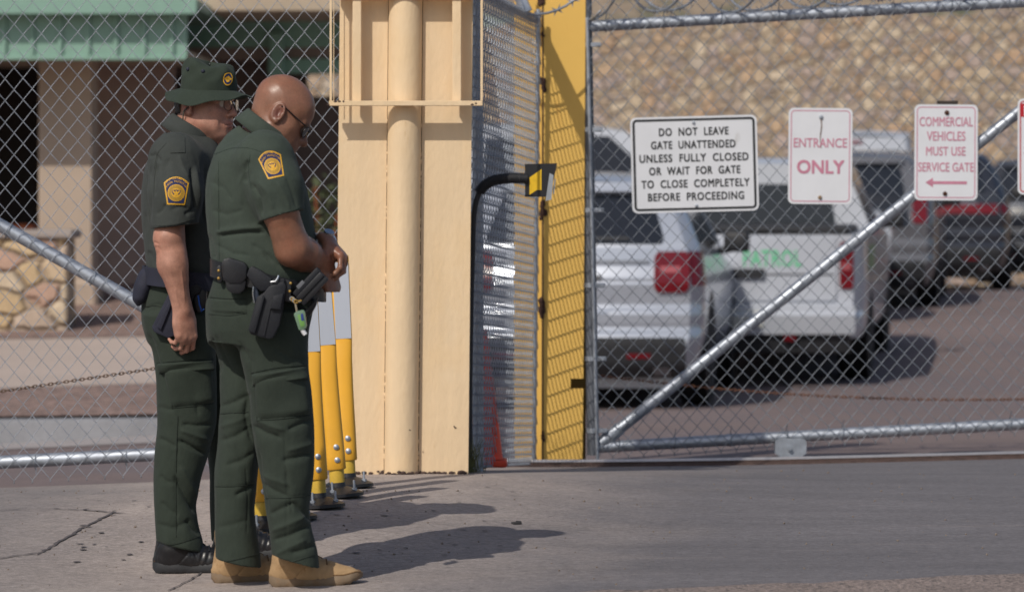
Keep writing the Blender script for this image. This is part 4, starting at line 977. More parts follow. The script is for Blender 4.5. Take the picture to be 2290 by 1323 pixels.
# ------------------------------------------------------------------ signed-distance modelling for the two officers
class Field:
    def __init__(s, lo, hi, h):
        s.lo = np.array(lo, float); s.h = h; s.n = np.ceil((np.array(hi) - s.lo) / h).astype(int) + 1
        s.F = np.full(s.n, .2, np.float32)
    def like(s):
        g = Field(s.lo, s.lo + s.h, s.h); g.n = s.n.copy(); g.F = np.full(s.n, .2, np.float32); return g
    def _sl(s, lo, hi):
        a = np.clip(np.floor((np.array(lo) - s.lo) / s.h).astype(int), 0, s.n); b = np.clip(np.ceil((np.array(hi) - s.lo) / s.h).astype(int) + 1, 0, s.n)
        ax = [(s.lo[i] + np.arange(a[i], b[i]) * s.h).astype(np.float32) for i in range(3)]
        return tuple(slice(a[i], b[i]) for i in range(3)), ax[0][:, None, None], ax[1][None, :, None], ax[2][None, None, :]
    def op(s, prim, k=.0, mode='add'):
        fn, lo, hi = prim; pad = k + 4 * s.h + .012
        sl, X, Y, Z = s._sl(np.array(lo) - pad, np.array(hi) + pad)
        if min(s.F[sl].shape) == 0: return s
        d = fn(X, Y, Z); a = s.F[sl]
        if mode == 'add':
            if k > 0: q = np.maximum(k - np.abs(a - d), 0) / k; r = np.minimum(a, d) - q * q * k * .25
            else: r = np.minimum(a, d)
        else:
            d = -d
            if k > 0: q = np.maximum(k - np.abs(a - d), 0) / k; r = np.maximum(a, d) + q * q * k * .25
            else: r = np.maximum(a, d)
        s.F[sl] = r; return s
    def add(s, p, k=.02): return s.op(p, k)
    def sub(s, p, k=.01): return s.op(p, k, 'sub')
    def cut(s, pt, n, k=.006):
        """remove the half space on the side n points to"""
        pt = np.asarray(pt, float); n = unit(n); sl, X, Y, Z = s._sl(s.lo, s.lo + (s.n + 1) * s.h)
        d = (X - pt[0]) * n[0] + (Y - pt[1]) * n[1] + (Z - pt[2]) * n[2]; a = s.F[sl]
        q = np.maximum(k - np.abs(a - d), 0) / k; s.F[sl] = np.maximum(a, d) + q * q * k * .25; return s
    def mesh(s):
        F = s.F; I = F < 0; n = np.array(F.shape) - 1
        c = np.zeros(n, np.int8)
        for dx in (0, 1):
            for dy in (0, 1):
                for dz in (0, 1): c += I[dx:n[0] + dx, dy:n[1] + dy, dz:n[2] + dz]
        act = np.argwhere((c > 0) & (c < 8)); del c
        idx = np.full(n, -1, np.int32); idx[tuple(act.T)] = np.arange(len(act))
        cor = np.array([(x, y, z) for x in (0, 1) for y in (0, 1) for z in (0, 1)])
        val = np.stack([F[tuple((act + q).T)] for q in cor], 1)
        acc = np.zeros((len(act), 3)); cnt = np.zeros(len(act))
        for i in range(8):
            for j in range(i + 1, 8):
                if np.abs(cor[i] - cor[j]).sum() != 1: continue
                a, b = val[:, i], val[:, j]; m = (a < 0) != (b < 0); t = np.where(m, a / np.where(m, a - b, 1), 0)
                acc += np.where(m[:, None], cor[i] + (cor[j] - cor[i]) * t[:, None], 0); cnt += m
        V = s.lo + (act + acc / cnt[:, None]) * s.h; Q = []
        for ax in range(3):
            o1, o2 = [(1, 2), (2, 0), (0, 1)][ax]
            sl0 = [slice(0, n[0]), slice(0, n[1]), slice(0, n[2])]; sl1 = list(sl0); sl1[ax] = slice(1, n[ax] + 1)
            A, B = I[tuple(sl0)], I[tuple(sl1)]; e = np.argwhere(A != B); e = e[(e[:, o1] > 0) & (e[:, o2] > 0)]
            f = A[tuple(e.T)]; u = np.zeros(3, int); u[o1] = 1; v = np.zeros(3, int); v[o2] = 1
            q = np.stack([idx[tuple((e - u - v).T)], idx[tuple((e - v).T)], idx[tuple(e.T)], idx[tuple((e - u).T)]], 1)
            q[~f] = q[~f][:, ::-1]; Q.append(q[(q >= 0).all(1)])
        return V, np.concatenate(Q)

def rcone(a, b, ra, rb, nrm=None, ratio=1.):
    """tapered capsule; with nrm it is flattened along nrm by ratio"""
    a = np.asarray(a, float); b = np.asarray(b, float); ba = b - a; L2 = float(ba @ ba) + 1e-12; rm = max(ra, rb)
    if nrm is not None: nrm = unit(nrm)
    def f(X, Y, Z):
        px, py, pz = X - a[0], Y - a[1], Z - a[2]; h = np.clip((px * ba[0] + py * ba[1] + pz * ba[2]) / L2, 0, 1)
        qx, qy, qz = px - h * ba[0], py - h * ba[1], pz - h * ba[2]; d2 = qx * qx + qy * qy + qz * qz
        if nrm is not None: dn = qx * nrm[0] + qy * nrm[1] + qz * nrm[2]; d2 = d2 + dn * dn * (1 / ratio ** 2 - 1)
        d = np.sqrt(np.maximum(d2, 0)) - (ra + (rb - ra) * h)
        return d * (ratio if nrm is not None and ratio < 1 else 1.)
    return f, np.minimum(a, b) - rm, np.maximum(a, b) + rm
def ball(c, r): return rcone(c, np.asarray(c, float) + 1e-6, r, r)
def ell(c, r, M=None):
    c = np.asarray(c, float); r = np.asarray(r, float); M = np.eye(3) if M is None else np.asarray(M, float); e = np.sqrt(((M * r[None, :]) ** 2).sum(1))
    def f(X, Y, Z):
        p = [X - c[0], Y - c[1], Z - c[2]]; q = [p[0] * M[0, i] + p[1] * M[1, i] + p[2] * M[2, i] for i in range(3)]
        k0 = np.sqrt(sum((q[i] / r[i]) ** 2 for i in range(3))); k1 = np.sqrt(sum((q[i] / r[i] ** 2) ** 2 for i in range(3))) + 1e-9
        return k0 * (k0 - 1) / k1
    return f, c - e, c + e
def loft(z, cx, cy, rx, ry, p=2.3):
    o = np.argsort(z); z, cx, cy, rx, ry = [np.asarray(v, float)[o] for v in (z, cx, cy, rx, ry)]
    def smooth(Z, v):       # monotone-ish smooth interpolation of the table
        zz = np.linspace(z[0], z[-1], 240); vv = np.interp(zz, z, v); k = np.hanning(23); k /= k.sum(); vv = np.convolve(np.pad(vv, 11, 'edge'), k, 'valid'); return np.interp(Z, zz, vv)
    def f(X, Y, Z):
        zc = Z.ravel(); C = [smooth(zc, v).astype(np.float32)[None, None, :] for v in (cx, cy, rx, ry)]
        u = np.abs((X - C[0]) / C[2]); w = np.abs((Y - C[1]) / C[3]); d = ((u ** p + w ** p + 1e-9) ** (1 / p) - 1) * np.minimum(C[2], C[3])
        return np.maximum(d, np.maximum(z[0] - Z, Z - z[-1]))
    return f, (np.min(cx - rx), np.min(cy - ry), z[0]), (np.max(cx + rx), np.max(cy + ry), z[-1])

def lap(V, Q, it=1, lam=.5):
    n = len(V); i = Q.ravel(); j = np.roll(Q, -1, 1).ravel()
    deg = np.bincount(np.concatenate([i, j]), minlength=n)[:, None] + 1e-9
    for _ in range(it):
        S = np.stack([np.bincount(np.concatenate([i, j]), np.concatenate([V[j, a], V[i, a]]), n) for a in range(3)], 1); V = V + lam * (S / deg - V)
    return V
def vnorm(V, Q):
    f = np.cross(V[Q[:, 2]] - V[Q[:, 0]], V[Q[:, 3]] - V[Q[:, 1]]); N = np.zeros_like(V)
    for k in range(4):
        for a in range(3): N[:, a] += np.bincount(Q[:, k], f[:, a], len(V))
    return N / (np.linalg.norm(N, axis=1)[:, None] + 1e-12)
def folds(V, N, lines, s, w0=None, back=.35):
    """cloth folds: each line is (list of pixels, width m, height m); acts where the cloth faces the viewer's side"""
    D = np.zeros(len(V)); sc_ = s
    Px = V[:, 0] * (FPX / V[:, 1]) + W0 / 2; Py = HOR - (V[:, 2] - CAMZ) * (FPX / V[:, 1])
    f = np.clip(-N[:, 1] * 1.6 + .25, back * 0, 1)
    for pts, w, a in lines:
        pts = np.asarray(pts, float); d = np.full(len(V), 1e9); tt = np.zeros(len(V)); L = 0; tot = np.linalg.norm(np.diff(pts, axis=0), axis=1).sum()
        for p, q in zip(pts[:-1], pts[1:]):
            e = q - p; l = np.linalg.norm(e); h = np.clip(((Px - p[0]) * e[0] + (Py - p[1]) * e[1]) / l ** 2, 0, 1)
            dd = np.hypot(Px - p[0] - h * e[0], Py - p[1] - h * e[1]); m = dd < d; d = np.where(m, dd, d); tt = np.where(m, (L + h * l) / tot, tt); L += l
        ww = .8 * w * sc_ * (.55 + .45 * np.sin(np.pi * np.clip(tt, 0.02, .98)))
        D += a * np.exp(-(np.abs(d) / ww) ** 1.35) * np.clip(np.sin(np.pi * tt) * 2.2, .0, 1) * f
    return D
def crumple(V, amp, freq, seed, stretch=(1, 1, .55), n=10):
    g = np.random.default_rng(seed); D = np.zeros(len(V)); X = V * np.array(stretch)
    wob = np.stack([np.sin(X @ g.normal(0, freq * .35, 3) + g.uniform(0, 6)) for _ in range(3)], 1) * .06
    for _ in range(n):
        k = g.normal(0, 1, 3); k = k / np.linalg.norm(k) * freq * g.uniform(.5, 1.7); D += 1 - 2 * np.abs(np.sin((X + wob) @ k / 2 + g.uniform(0, 6)))
    return amp * D / math.sqrt(n)
def qmesh(name, V, Q, m, parent, col=None, smooth=True):
    me = bpy.data.meshes.new(name); W = V - wloc(parent) if parent is not None else V
    me.vertices.add(len(V)); me.vertices.foreach_set('co', W.astype(np.float32).ravel()); k = Q.shape[1]
    me.loops.add(Q.size); me.loops.foreach_set('vertex_index', Q.astype(np.int32).ravel()); me.polygons.add(len(Q))
    me.polygons.foreach_set('loop_start', np.arange(0, Q.size, k, dtype=np.int32)); me.polygons.foreach_set('loop_total', np.full(len(Q), k, np.int32))
    me.polygons.foreach_set('use_smooth', np.full(len(Q), smooth)); me.update(calc_edges=True); me.validate()
    if col is not None:
        a = me.color_attributes.new('tint', 'FLOAT_COLOR', 'POINT'); a.data.foreach_set('color', np.concatenate([col, np.ones((len(V), 1))], 1).astype(np.float32).ravel())
    me.materials.append(m); o = bpy.data.objects.new(name, me); sc.collection.objects.link(o); o.parent = parent; return o

def rotm(yaw, pitch, roll=0.): return np.array(Euler((R(roll), R(pitch), 0), 'XYZ').to_matrix()) if False else np.array((Matrix.Rotation(R(yaw), 3, 'Z') @ Matrix.Rotation(R(pitch), 3, 'Y') @ Matrix.Rotation(R(roll), 3, 'X')))

def head(F, O, M, S, heavy=0., back=0., cr=(.099, .078), nose=1.):
    """head in its own frame: x forward, y to the person's left, z up, origin between the ear canals"""
    T = lambda p: O + S * (M @ np.asarray(p, float))
    E = lambda c, r, m=None: ell(T(c), np.array(r) * S, M if m is None else M @ m)
    C = lambda a, b, ra, rb, n=None, q=1.: rcone(T(a), T(b), ra * S, rb * S, None if n is None else M @ np.array(n, float), q)
    F.add(E((-.008 - back + (.099 - cr[0]), 0, .045), (cr[0], cr[1], .088)), .01)
    F.add(E((.028, 0, .035), (.066, .068, .074)), .03)
    F.add(E((.034, 0, -.03), (.058, .061 + heavy, .075)), .03)
    for s in (-1, 1):
        F.add(C((-.002, s * (.052 + heavy), -.05), (.062, s * .022, -.092), .020 + heavy, .018), .03)
        F.add(C((.045, s * .05, -.012), (.07, s * .04, -.018), .02, .015), .025)
        F.add(C((.035, s * .048, -.055), (.06, s * .036, -.06), .022 + heavy, .02), .03)
        F.add(C((.078, s * .042, .024), (.089, s * .012, .024), .010, .010), .016)
    F.add(E((.074, 0, -.09), (.022, .024, .019)), .02)
    for s in (-1, 1):
        F.sub(E((.102, s * .033, .006), (.020, .019, .013)), .012)
        F.add(C((.076, s * .031, .006), (.0761, s * .031, .006), .0118, .0118), .004)      # eyeball under the lids
        F.add(C((.079, s * .043, .0125), (.086, s * .022, .0135), .0045, .0045), .005)      # upper lid
        F.add(C((.078, s * .042, -.002), (.084, s * .022, -.003), .0035, .0035), .005)
    nx = .008 * (nose - 1) * 5; F.add(C((.090, 0, .018), (.109 + nx, 0, -.022), .0075, .0105), .012); F.add(C((.108, 0, -.024), (.114 + nx, 0, -.027), .0120, .0108), .006)
    for s in (-1, 1):
        F.add(C((.100, s * .0125, -.031), (.104, s * .011, -.030), .0078, .0075), .006); F.sub(C((.106, s * .0065, -.040), (.104, s * .007, -.032), .0035, .003), .003)
    F.add(E((.088, 0, -.062), (.014, .026, .020)), .016)
    F.add(C((.093, -.019, -.0585), (.0995, -.005, -.0555), .0042, .0052), .005); F.add(C((.093, .019, -.0585), (.0995, .005, -.0555), .0042, .0052), .005); F.add(C((.0995, -.005, -.0555), (.0995, .005, -.0555), .0052, .0052), .005)
    F.add(C((.0915, -.016, -.0665), (.0965, 0, -.0675), .005, .0062), .005); F.add(C((.0915, .016, -.0665), (.0965, 0, -.0675), .005, .0062), .005)
    F.sub(C((.0945, -.021, -.0615), (.1045, 0, -.0612), .0018, .0018), .003); F.sub(C((.0945, .021, -.0615), (.1045, 0, -.0612), .0018, .0018), .003)
    F.sub(C((.096, 0, -.079), (.094, 0, -.079), .009, .006), .012)
    for s in (-1, 1):        # ears: rim, bowl, tragus, lobe
        m = np.array(Matrix.Rotation(R(s * 22), 3, 'Z')) @ np.array(Matrix.Rotation(R(-12), 3, 'Y'))
        c = np.array((-.010, s * .078, .004)); e = lambda a, r: c + m @ np.array((r[0] * math.cos(a), s * .004, r[1] * math.sin(a)))
        F.add(E(c, (.017, .006, .028), m), .006)
        pts = [e(a, (.0175, .030)) for a in np.linspace(-.7, 4.2, 15)]
        for a, b in zip(pts[:-1], pts[1:]): F.add(C(a, b, .0042, .0042), .003)
        F.sub(E(c + m @ np.array((.003, s * .007, -.001)), (.0105, .009, .018), m), .003)
        F.add(C(c + m @ np.array((.013, s * .004, -.006)), c + m @ np.array((.013, s * .004, .000)), .0045, .004), .004)
        F.add(C(c + m @ np.array((.002, s * .002, -.027)), c + m @ np.array((.004, s * .002, -.030)), .0075, .007), .006)
    return T

def hand(F, wrist, d, n, thumb, S, curls, tcurl=(25, 30), spread=4., wr=.026):
    """palm and five fingers; d = along the hand, n = out of the back of the hand, thumb = towards the thumb side"""
    wrist = np.asarray(wrist, float); d = unit(d); n = unit(np.asarray(n, float) - d * np.dot(n, d)); t = np.cross(d, n); t = t if np.dot(t, thumb) > 0 else -t
    pl = (.090, .094, .089, .080); off = (.029, .010, -.009, -.027); ph = ((.043, .026, .021), (.047, .030, .022), (.043, .028, .021), (.034, .021, .019)); rad = (.0098, .0100, .0095, .0084)
    F.add(rcone(wrist - d * .01, wrist + d * .045 * S, wr * S, .034 * S, n, .52), .02); F.add(rcone(wrist + d * .045 * S, wrist + d * .078 * S, .037 * S, .038 * S, n, .40), .02)
    tips = []
    for i in range(4):
        k = wrist + d * pl[i] * S + t * off[i] * S + n * (.004 - .03 * abs(off[i])) * S
        F.add(rcone(wrist + d * .02 * S + t * off[i] * .6 * S, k, .011 * S, rad[i] * 1.12 * S), .012); F.add(ball(k + n * .002, rad[i] * 1.12 * S), .005)
        p = k; a = 0; sp = R((1.5 - i) * spread)
        for j in range(3):
            a += R(curls[i][j]); dd = (d * math.cos(sp) + t * math.sin(sp)) * math.cos(a) - n * math.sin(a); q = p + dd * ph[i][j] * S
            r0 = rad[i] * (1 - .10 * j) * S; F.add(rcone(p, q, r0, rad[i] * (1 - .10 * (j + 1)) * S), .003); 
            if j: F.add(ball(p, r0 * 1.07), .003)
            p = q
        tips.append(p)
    b = wrist + d * .022 * S + t * .022 * S - n * .006 * S; a1 = R(tcurl[0]); u = unit(d * .75 + t * .55 - n * .35); k = b + u * .043 * S
    F.add(rcone(b, k, .015 * S, .0125 * S), .014); u2 = unit(d * math.cos(a1) + t * .25 - n * math.sin(a1) * 1.1); k2 = k + u2 * .033 * S; F.add(rcone(k, k2, .0118 * S, .0105 * S), .004)
    u3 = unit(d * math.cos(a1 + R(tcurl[1])) - n * math.sin(a1 + R(tcurl[1]))); F.add(rcone(k2, k2 + u3 * .026 * S, .0105 * S, .0085 * S), .003)
    return tips

def boot(parent, O, yaw, L, m_up, m_sole, label_part, toe=.03, shaft=.2, lace=None):
    """boot with its heel centre on the ground at O, pointing along yaw (degrees from +X)"""
    k = L / .305; M = np.array(Matrix.Rotation(R(yaw), 3, 'Z')); T = lambda p: np.asarray(O) + M @ (np.asarray(p, float) * k)
    c = [T((0, -.07, 0)), T((0, .07, 0)), T((.33, -.07, 0)), T((.33, .07, 0)), T((.05, 0, shaft + .05))]; lo, hi = np.min(c, 0) - .03, np.max(c, 0) + .03
    F = Field(lo, hi, .0032); C = lambda a, b, ra, rb, n=None, q=1.: rcone(T(a), T(b), ra * k, rb * k, None if n is None else M @ np.array(n, float), q)
    F.add(C((.045, 0, .055), (.055, 0, .075), .040, .044), .02); F.add(C((.06, 0, .09), (.062, 0, shaft), .048, .056), .03)
    F.add(C((.075, 0, .082), (.185, .0, .050), .050, .038), .03); F.add(ell(T((.225, .002, .040)), np.array((.074, .044, .032)) * k, M), .03); F.add(ell(T((.12, 0, .04)), np.array((.12, .040, .03)) * k, M), .03)
    F.cut(T((0, 0, .024)), (0, 0, -1), .004)
    V, Q = F.mesh(); V = lap(V, Q, 2); N = vnorm(V, Q); X = (V - O) @ M / k
    D = .0022 * np.exp(-((X[:, 0] - .165 - .25 * (X[:, 2] - .06)) / .006) ** 2) * -1 - .0018 * np.exp(-((X[:, 0] - .185 - .3 * (X[:, 2] - .06)) / .005) ** 2) - .0014 * np.exp(-((X[:, 2] - .062 - .10 * np.sin(X[:, 0] * 22)) / .003) ** 2) * (X[:, 0] < .15) + crumple(V, .0006, 90, 3)
    D -= .003 * np.exp(-((X[:, 0] - .10 - .9 * (X[:, 2] - .05)) / .004) ** 2) * (X[:, 2] < .11) * (X[:, 0] > .06)
    V = V + N * D[:, None]; up = qmesh('boot', V, Q, m_up, parent); up['label'] = label_part
    b = MB(); G = []
    for t in np.linspace(0, 1, 40):
        x = -.004 + t * .312; w = np.interp(t, [0, .03, .1, .25, .42, .6, .75, .88, .96, 1], [.006, .024, .037, .042, .037, .045, .052, .046, .028, .006])
        zb = toe * max(0, (t - .62) / .38) ** 2 + .016 * max(0, (.08 - t) / .08) ** 2; zt = np.interp(t, [0, .06, .3, .55, .8, .93, 1], [.036, .047, .046, .040, .042, .052, .048]); e = .004 if int(t * 26) % 2 and .1 < t < .97 else 0
        ring = [(w * .86, zb + e), (w * .99, zb + .006), (w * 1.05, zb + .45 * (zt - zb)), (w * 1.0, zb + .8 * (zt - zb)), (w * .9, zt), (-w * .9, zt), (-w * 1.0, zb + .8 * (zt - zb)), (-w * 1.05, zb + .45 * (zt - zb)), (-w * .99, zb + .006), (-w * .86, zb + e)]
        G.append([T((x, y, z)) for y, z in ring])
    b.grid(np.array(G), True); b.build('sole', m_sole, up, angle=45)
    b = MB(); W_ = [g[4] for g in G[1:-1]] + [g[5] for g in G[1:-1][::-1]]; b.tube(np.array(W_ + W_[:2]) + (0, 0, .001), .0022, 5); b.build('welt', M_lace if lace is not None else m_sole, up)
    if lace is not None:
        b = MB(); bv = BVHTree.FromPolygons(V.tolist(), Q.tolist())
        for i, x in enumerate(np.linspace(.095, .185, 5)):
            pts = []
            for y in np.linspace(-.03, .03, 9):
                p = T((x + (.004 if y > 0 else -.004) * 2 * (i % 2) + .1 * abs(y), y, .25)); h = bv.ray_cast(Vector(p), Vector((0, 0, -1)))
                if h[0] is not None: pts.append(np.array(h[0]) + np.array(h[1]) * .002)
            if len(pts) > 2: b.tube(pts, .0022, 5)
        if b.n: b.build('laces', lace, up)
    return up

# ---- things worn on a surface: cast a flat design along the viewing rays onto a mesh
def caster(V, Q):
    bv = BVHTree.FromPolygons(V.tolist(), Q.tolist())
    def cast(px, py, off):
        d = Vector(P(px, py, 100.) - np.array((0, 0, CAMZ))).normalized(); h = bv.ray_cast(Vector((0, 0, CAMZ)), d)
        if h[0] is None: return None
        n = h[1] if h[1].dot(d) < 0 else -h[1]
        return np.array(h[0] + n * off)
    return cast
class Patch:
    """design coordinates (u right, v up, in pixels before rotation) laid on a garment"""
    def __init__(s, cast, cx, cy, rot, sx=1., shear=0.): s.c = cast; s.cx, s.cy, s.r, s.sx, s.sh = cx, cy, R(rot), sx, shear
    def pt(s, u, v, off):
        u = u * s.sx + s.sh * v; x = s.cx + u * math.cos(s.r) - v * math.sin(s.r); y = s.cy - (u * math.sin(s.r) + v * math.cos(s.r)); return s.c(x, y, off)
    def fan(s, b, ring, off, c=(0, 0), k=4, inner=None):
        n = len(ring); L = [[np.array(c) + (np.array(q) - c) * t for q in ring] for t in np.linspace(1, 0.02, k + 1)] if inner is None else [ring, inner]
        G = [[s.pt(u, v, off) for u, v in l] for l in L]
        if any(p is None for l in G for p in l): return
        b.grid(np.array(G), True)
    def glyphs(s, b, txt, size, off, r=None, a0=90., step=None, cx=0., cy=0.):
        """text along an arc of radius r round (cx,cy)"""
        w = len(txt) * (step or 8)
        for i, ch in enumerate(txt):
            if ch == ' ': continue
            v, f = text_geo(ch, 1., .8, .01)
            if not len(v): continue
            v[:, 0] -= (v[:, 0].max() + v[:, 0].min()) / 2; a = R(a0 - (i - (len(txt) - 1) / 2) * step); t = a - math.pi / 2
            q = [s.pt(cx + r * math.cos(a) + size * (x * math.cos(t) - y * math.sin(t)), cy + r * math.sin(a) + size * (x * math.sin(t) + y * math.cos(t)), off) for x, y in v[:, :2]]
            if all(p is not None for p in q): b.add(q, f)
def box_px(b, poly, s, w, th, bev=.0):
    """a solid cut to a pixel outline: front face w metres in front of depth FPX/s, th thick"""
    Y = FPX / s - w; pts = [P(x, y, FPX / Y) for x, y in poly]; bmm = bmesh.new(); n = len(pts)
    a = [bmm.verts.new(p) for p in pts]; c = [bmm.verts.new(p + np.array((0, th, 0))) for p in pts]
    bmm.faces.new(a); bmm.faces.new(c[::-1])
    for i in range(n): bmm.faces.new((a[(i + 1) % n], a[i], c[i], c[(i + 1) % n]))
    bmesh.ops.recalc_face_normals(bmm, faces=bmm.faces[:])
    if bev: bmesh.ops.bevel(bmm, geom=bmm.edges[:], offset=bev, segments=2, affect='EDGES', profile=.6)
    b.bm(bmm)
# ------------------------------------------------------------------ materials of the officers
def cloth(name, c, seed=0, var=.10, stain=None):
    m = Mt(name, lin(c), .88, 0, .25); m.vary(5, var * .6, 5); m.vary(40, var * .5, 3); m.b.inputs['Sheen Weight'].default_value = .04; m.b.inputs['Sheen Roughness'].default_value = .5
    if stain: m.spots(4, .55, .75, lin(stain), 5)
    m.bump(900, .2, 2, .0006); m.bump(13, .55, 8, .010, (1, 1, .6)); m.bump(40, .35, 6, .004, (1, 1, .7)); return m.done()
M_shirtA = cloth('green_shirt', (59, 68, 61)); M_shirtB = cloth('grey_green_shirt', (59, 63, 61)); M_shirtB2 = cloth('olive_shirt_back', (46, 56, 44))
M_trsA = cloth('green_trousers', (49, 57, 50)); M_trsB = cloth('olive_trousers', (47, 55, 48)); M_hat = cloth('hat_cloth', (46, 55, 47))
def skin(name, c, lip, rough=.45, mott=.10, red=(150, 70, 60)):
    m = Mt(name, lin(c), rough, 0, .45); a = m.N('ShaderNodeVertexColor'); a.layer_name = 'tint'
    m.vary(26, mott * 1.6, 5); m.spots(9, .5, .8, tuple(x * y for x, y in zip(lin(c), (1.05, .82, .78))), 5); m.vary(220, .10, 2)
    s3 = m.N('ShaderNodeSeparateColor'); m.L(a.outputs[0], s3.inputs[0]); m.col = m.mixc(s3.outputs[0], m.col, lin(lip)); m.col = m.mixc(s3.outputs[1], m.col, tuple(x * .42 for x in lin(c)))
    m.col = m.mixc(s3.outputs[2], m.col, lin((216, 204, 190)))
    m.b.inputs['Subsurface Weight'].default_value = .03; m.b.inputs['Subsurface Radius'].default_value = (.01, .004, .002)
    m.bump(340, .16, 3, .0012); m.bump(70, .10, 4, .002); m.rough(30, rough - .08, rough + .12); return m.done()
M_skinA = skin('brown_skin', (134, 95, 76), (104, 60, 52), .36); M_skinB = skin('fair_skin', (174, 128, 110), (150, 86, 80), .5, .14)
M_leather = Mt('black_leather', lin((26, 27, 32)), .42); M_leather.vary(30, .2); M_leather.bump(160, .3, 3, .001); M_leather.rough(20, .34, .55); M_leather = M_leather.done()
M_nylon = plain('navy_nylon', lin((34, 36, 52)), .8, vs=30, vary=.2, bump=.3, bs=400); M_gun = plain('dark_polymer', lin((28, 30, 36)), .55, vs=30, bump=.15, bs=300, spec=.35)
M_suede = Mt('tan_suede', lin((168, 138, 102)), .92); M_suede.vary(14, .16, 5); M_suede.spots(30, .55, .75, lin((146, 112, 74))); M_suede.bump(220, .3, 3, .001); M_suede.bump(24, .3, 4, .004); M_suede = M_suede.done()
M_tansole = Mt('tan_sole', lin((122, 104, 84)), .75); M_tansole.vary(20, .15); M_tansole.spots(26, .5, .7, lin((124, 98, 72)), 5); M_tansole = M_tansole.done()
M_lace = plain('brown_lace', lin((112, 84, 54)), .9); M_bshoe = Mt('black_shoe_leather', lin((30, 30, 33)), .32); M_bshoe.vary(20, .3); M_bshoe.spots(18, .55, .75, lin((62, 58, 56)), 5); M_bshoe.bump(40, .15, 4, .003); M_bshoe = M_bshoe.done()
M_bsole = plain('black_rubber_sole', lin((44, 45, 48)), .65, vs=30, vary=.25)
M_gold = Mt('gold_thread', lin((214, 162, 40)), .6); M_gold.vary(300, .2, 2); M_gold.bump(900, .4, 2, .0008); M_gold = M_gold.done()
M_navythr = plain('navy_thread', lin((32, 42, 84)), .8, vs=300, vary=.2); M_dimgold = plain('dull_gold_thread', lin((168, 130, 44)), .65, vs=260, vary=.25)
M_lens = Mt('dark_lens', lin((20, 22, 28)), .05); M_lens.b.inputs['Specular IOR Level'].default_value = .9; M_lens = M_lens.done()
m = Mt('spectacle_lens', (.9, .93, .95), .03); m.b.inputs['Transmission Weight'].default_value = 1.; m.b.inputs['IOR'].default_value = 1.12; M_speclens = m.done()
M_frame = plain('dark_metal_frame', lin((44, 42, 44)), .35, .7, vs=50); M_brass = plain('brass', lin((196, 160, 90)), .35, .8, vs=60); M_steel = plain('bright_steel', lin((200, 204, 210)), .25, .9, vs=60)
M_hair = Mt('dark_hair', lin((46, 40, 38)), .6); M_hair.vary(120, .4, 3, (1, 1, .2)); M_hair.bump(300, .8, 2, .002, (1, 1, .15)); M_hair = M_hair.done()

def seg_tint(V, T, S, M, O, stub=0.):
    X = (V - O) @ M / S; c = np.zeros((len(V), 3)); g = lambda p, r: np.exp(-(((X - np.array(p)) / np.array(r)) ** 2).sum(1))
    inh = (np.abs(X) < .16).all(1)
    lip = np.clip(g((.099, 0, -.0555), (.014, .020, .0055)) + g((.096, 0, -.067), (.014, .018, .006)), 0, 1)
    ear = g((-.01, -.083, .004), (.022, .010, .03)) + g((-.01, .083, .004), (.022, .010, .03)); nose = g((.112, 0, -.024), (.014, .016, .016)); chk = g((.07, -.045, -.02), (.02, .02, .018)) + g((.07, .045, -.02), (.02, .02, .018))
    c[:, 0] = np.clip(lip * .8 + ear * .95 + nose * .35 + chk * .25, 0, .9) * inh
    brow = sum(np.exp(-(((X[:, 1] - s * .031) / .017) ** 2 + ((X[:, 2] - .029 + 3.5 * (np.abs(X[:, 1]) - .031) ** 2) / .0045) ** 2)) for s in (-1, 1)) * (X[:, 0] > .06)
    jaw = np.clip((-.035 - X[:, 2]) / .02, 0, 1) * np.clip((X[:, 0] - .0) / .03, 0, 1) * (X[:, 2] > -.13) * stub
    c[:, 1] = np.clip(brow * .85 + jaw * .3, 0, 1) * inh * (1 - lip)
    eye = sum(np.exp(-(np.maximum(np.linalg.norm(X - np.array((.0865, s * .031, .0055)), axis=1) - .0085, 0) / .002) ** 2) for s in (-1, 1)); c[:, 2] = np.clip(eye, 0, 1) * .8 * inh
    return c

def sew(b, px_pts, cast, off=.001, r=.0006):
    q = [cast(x, y, off) for x, y in px_pts]; q = [p for p in q if p is not None]
    if len(q) > 1: b.tube(np.array(q), r, 4)
def dense(pts, n=10): return [tuple(p) for p in spline(np.array(pts, float), n)]

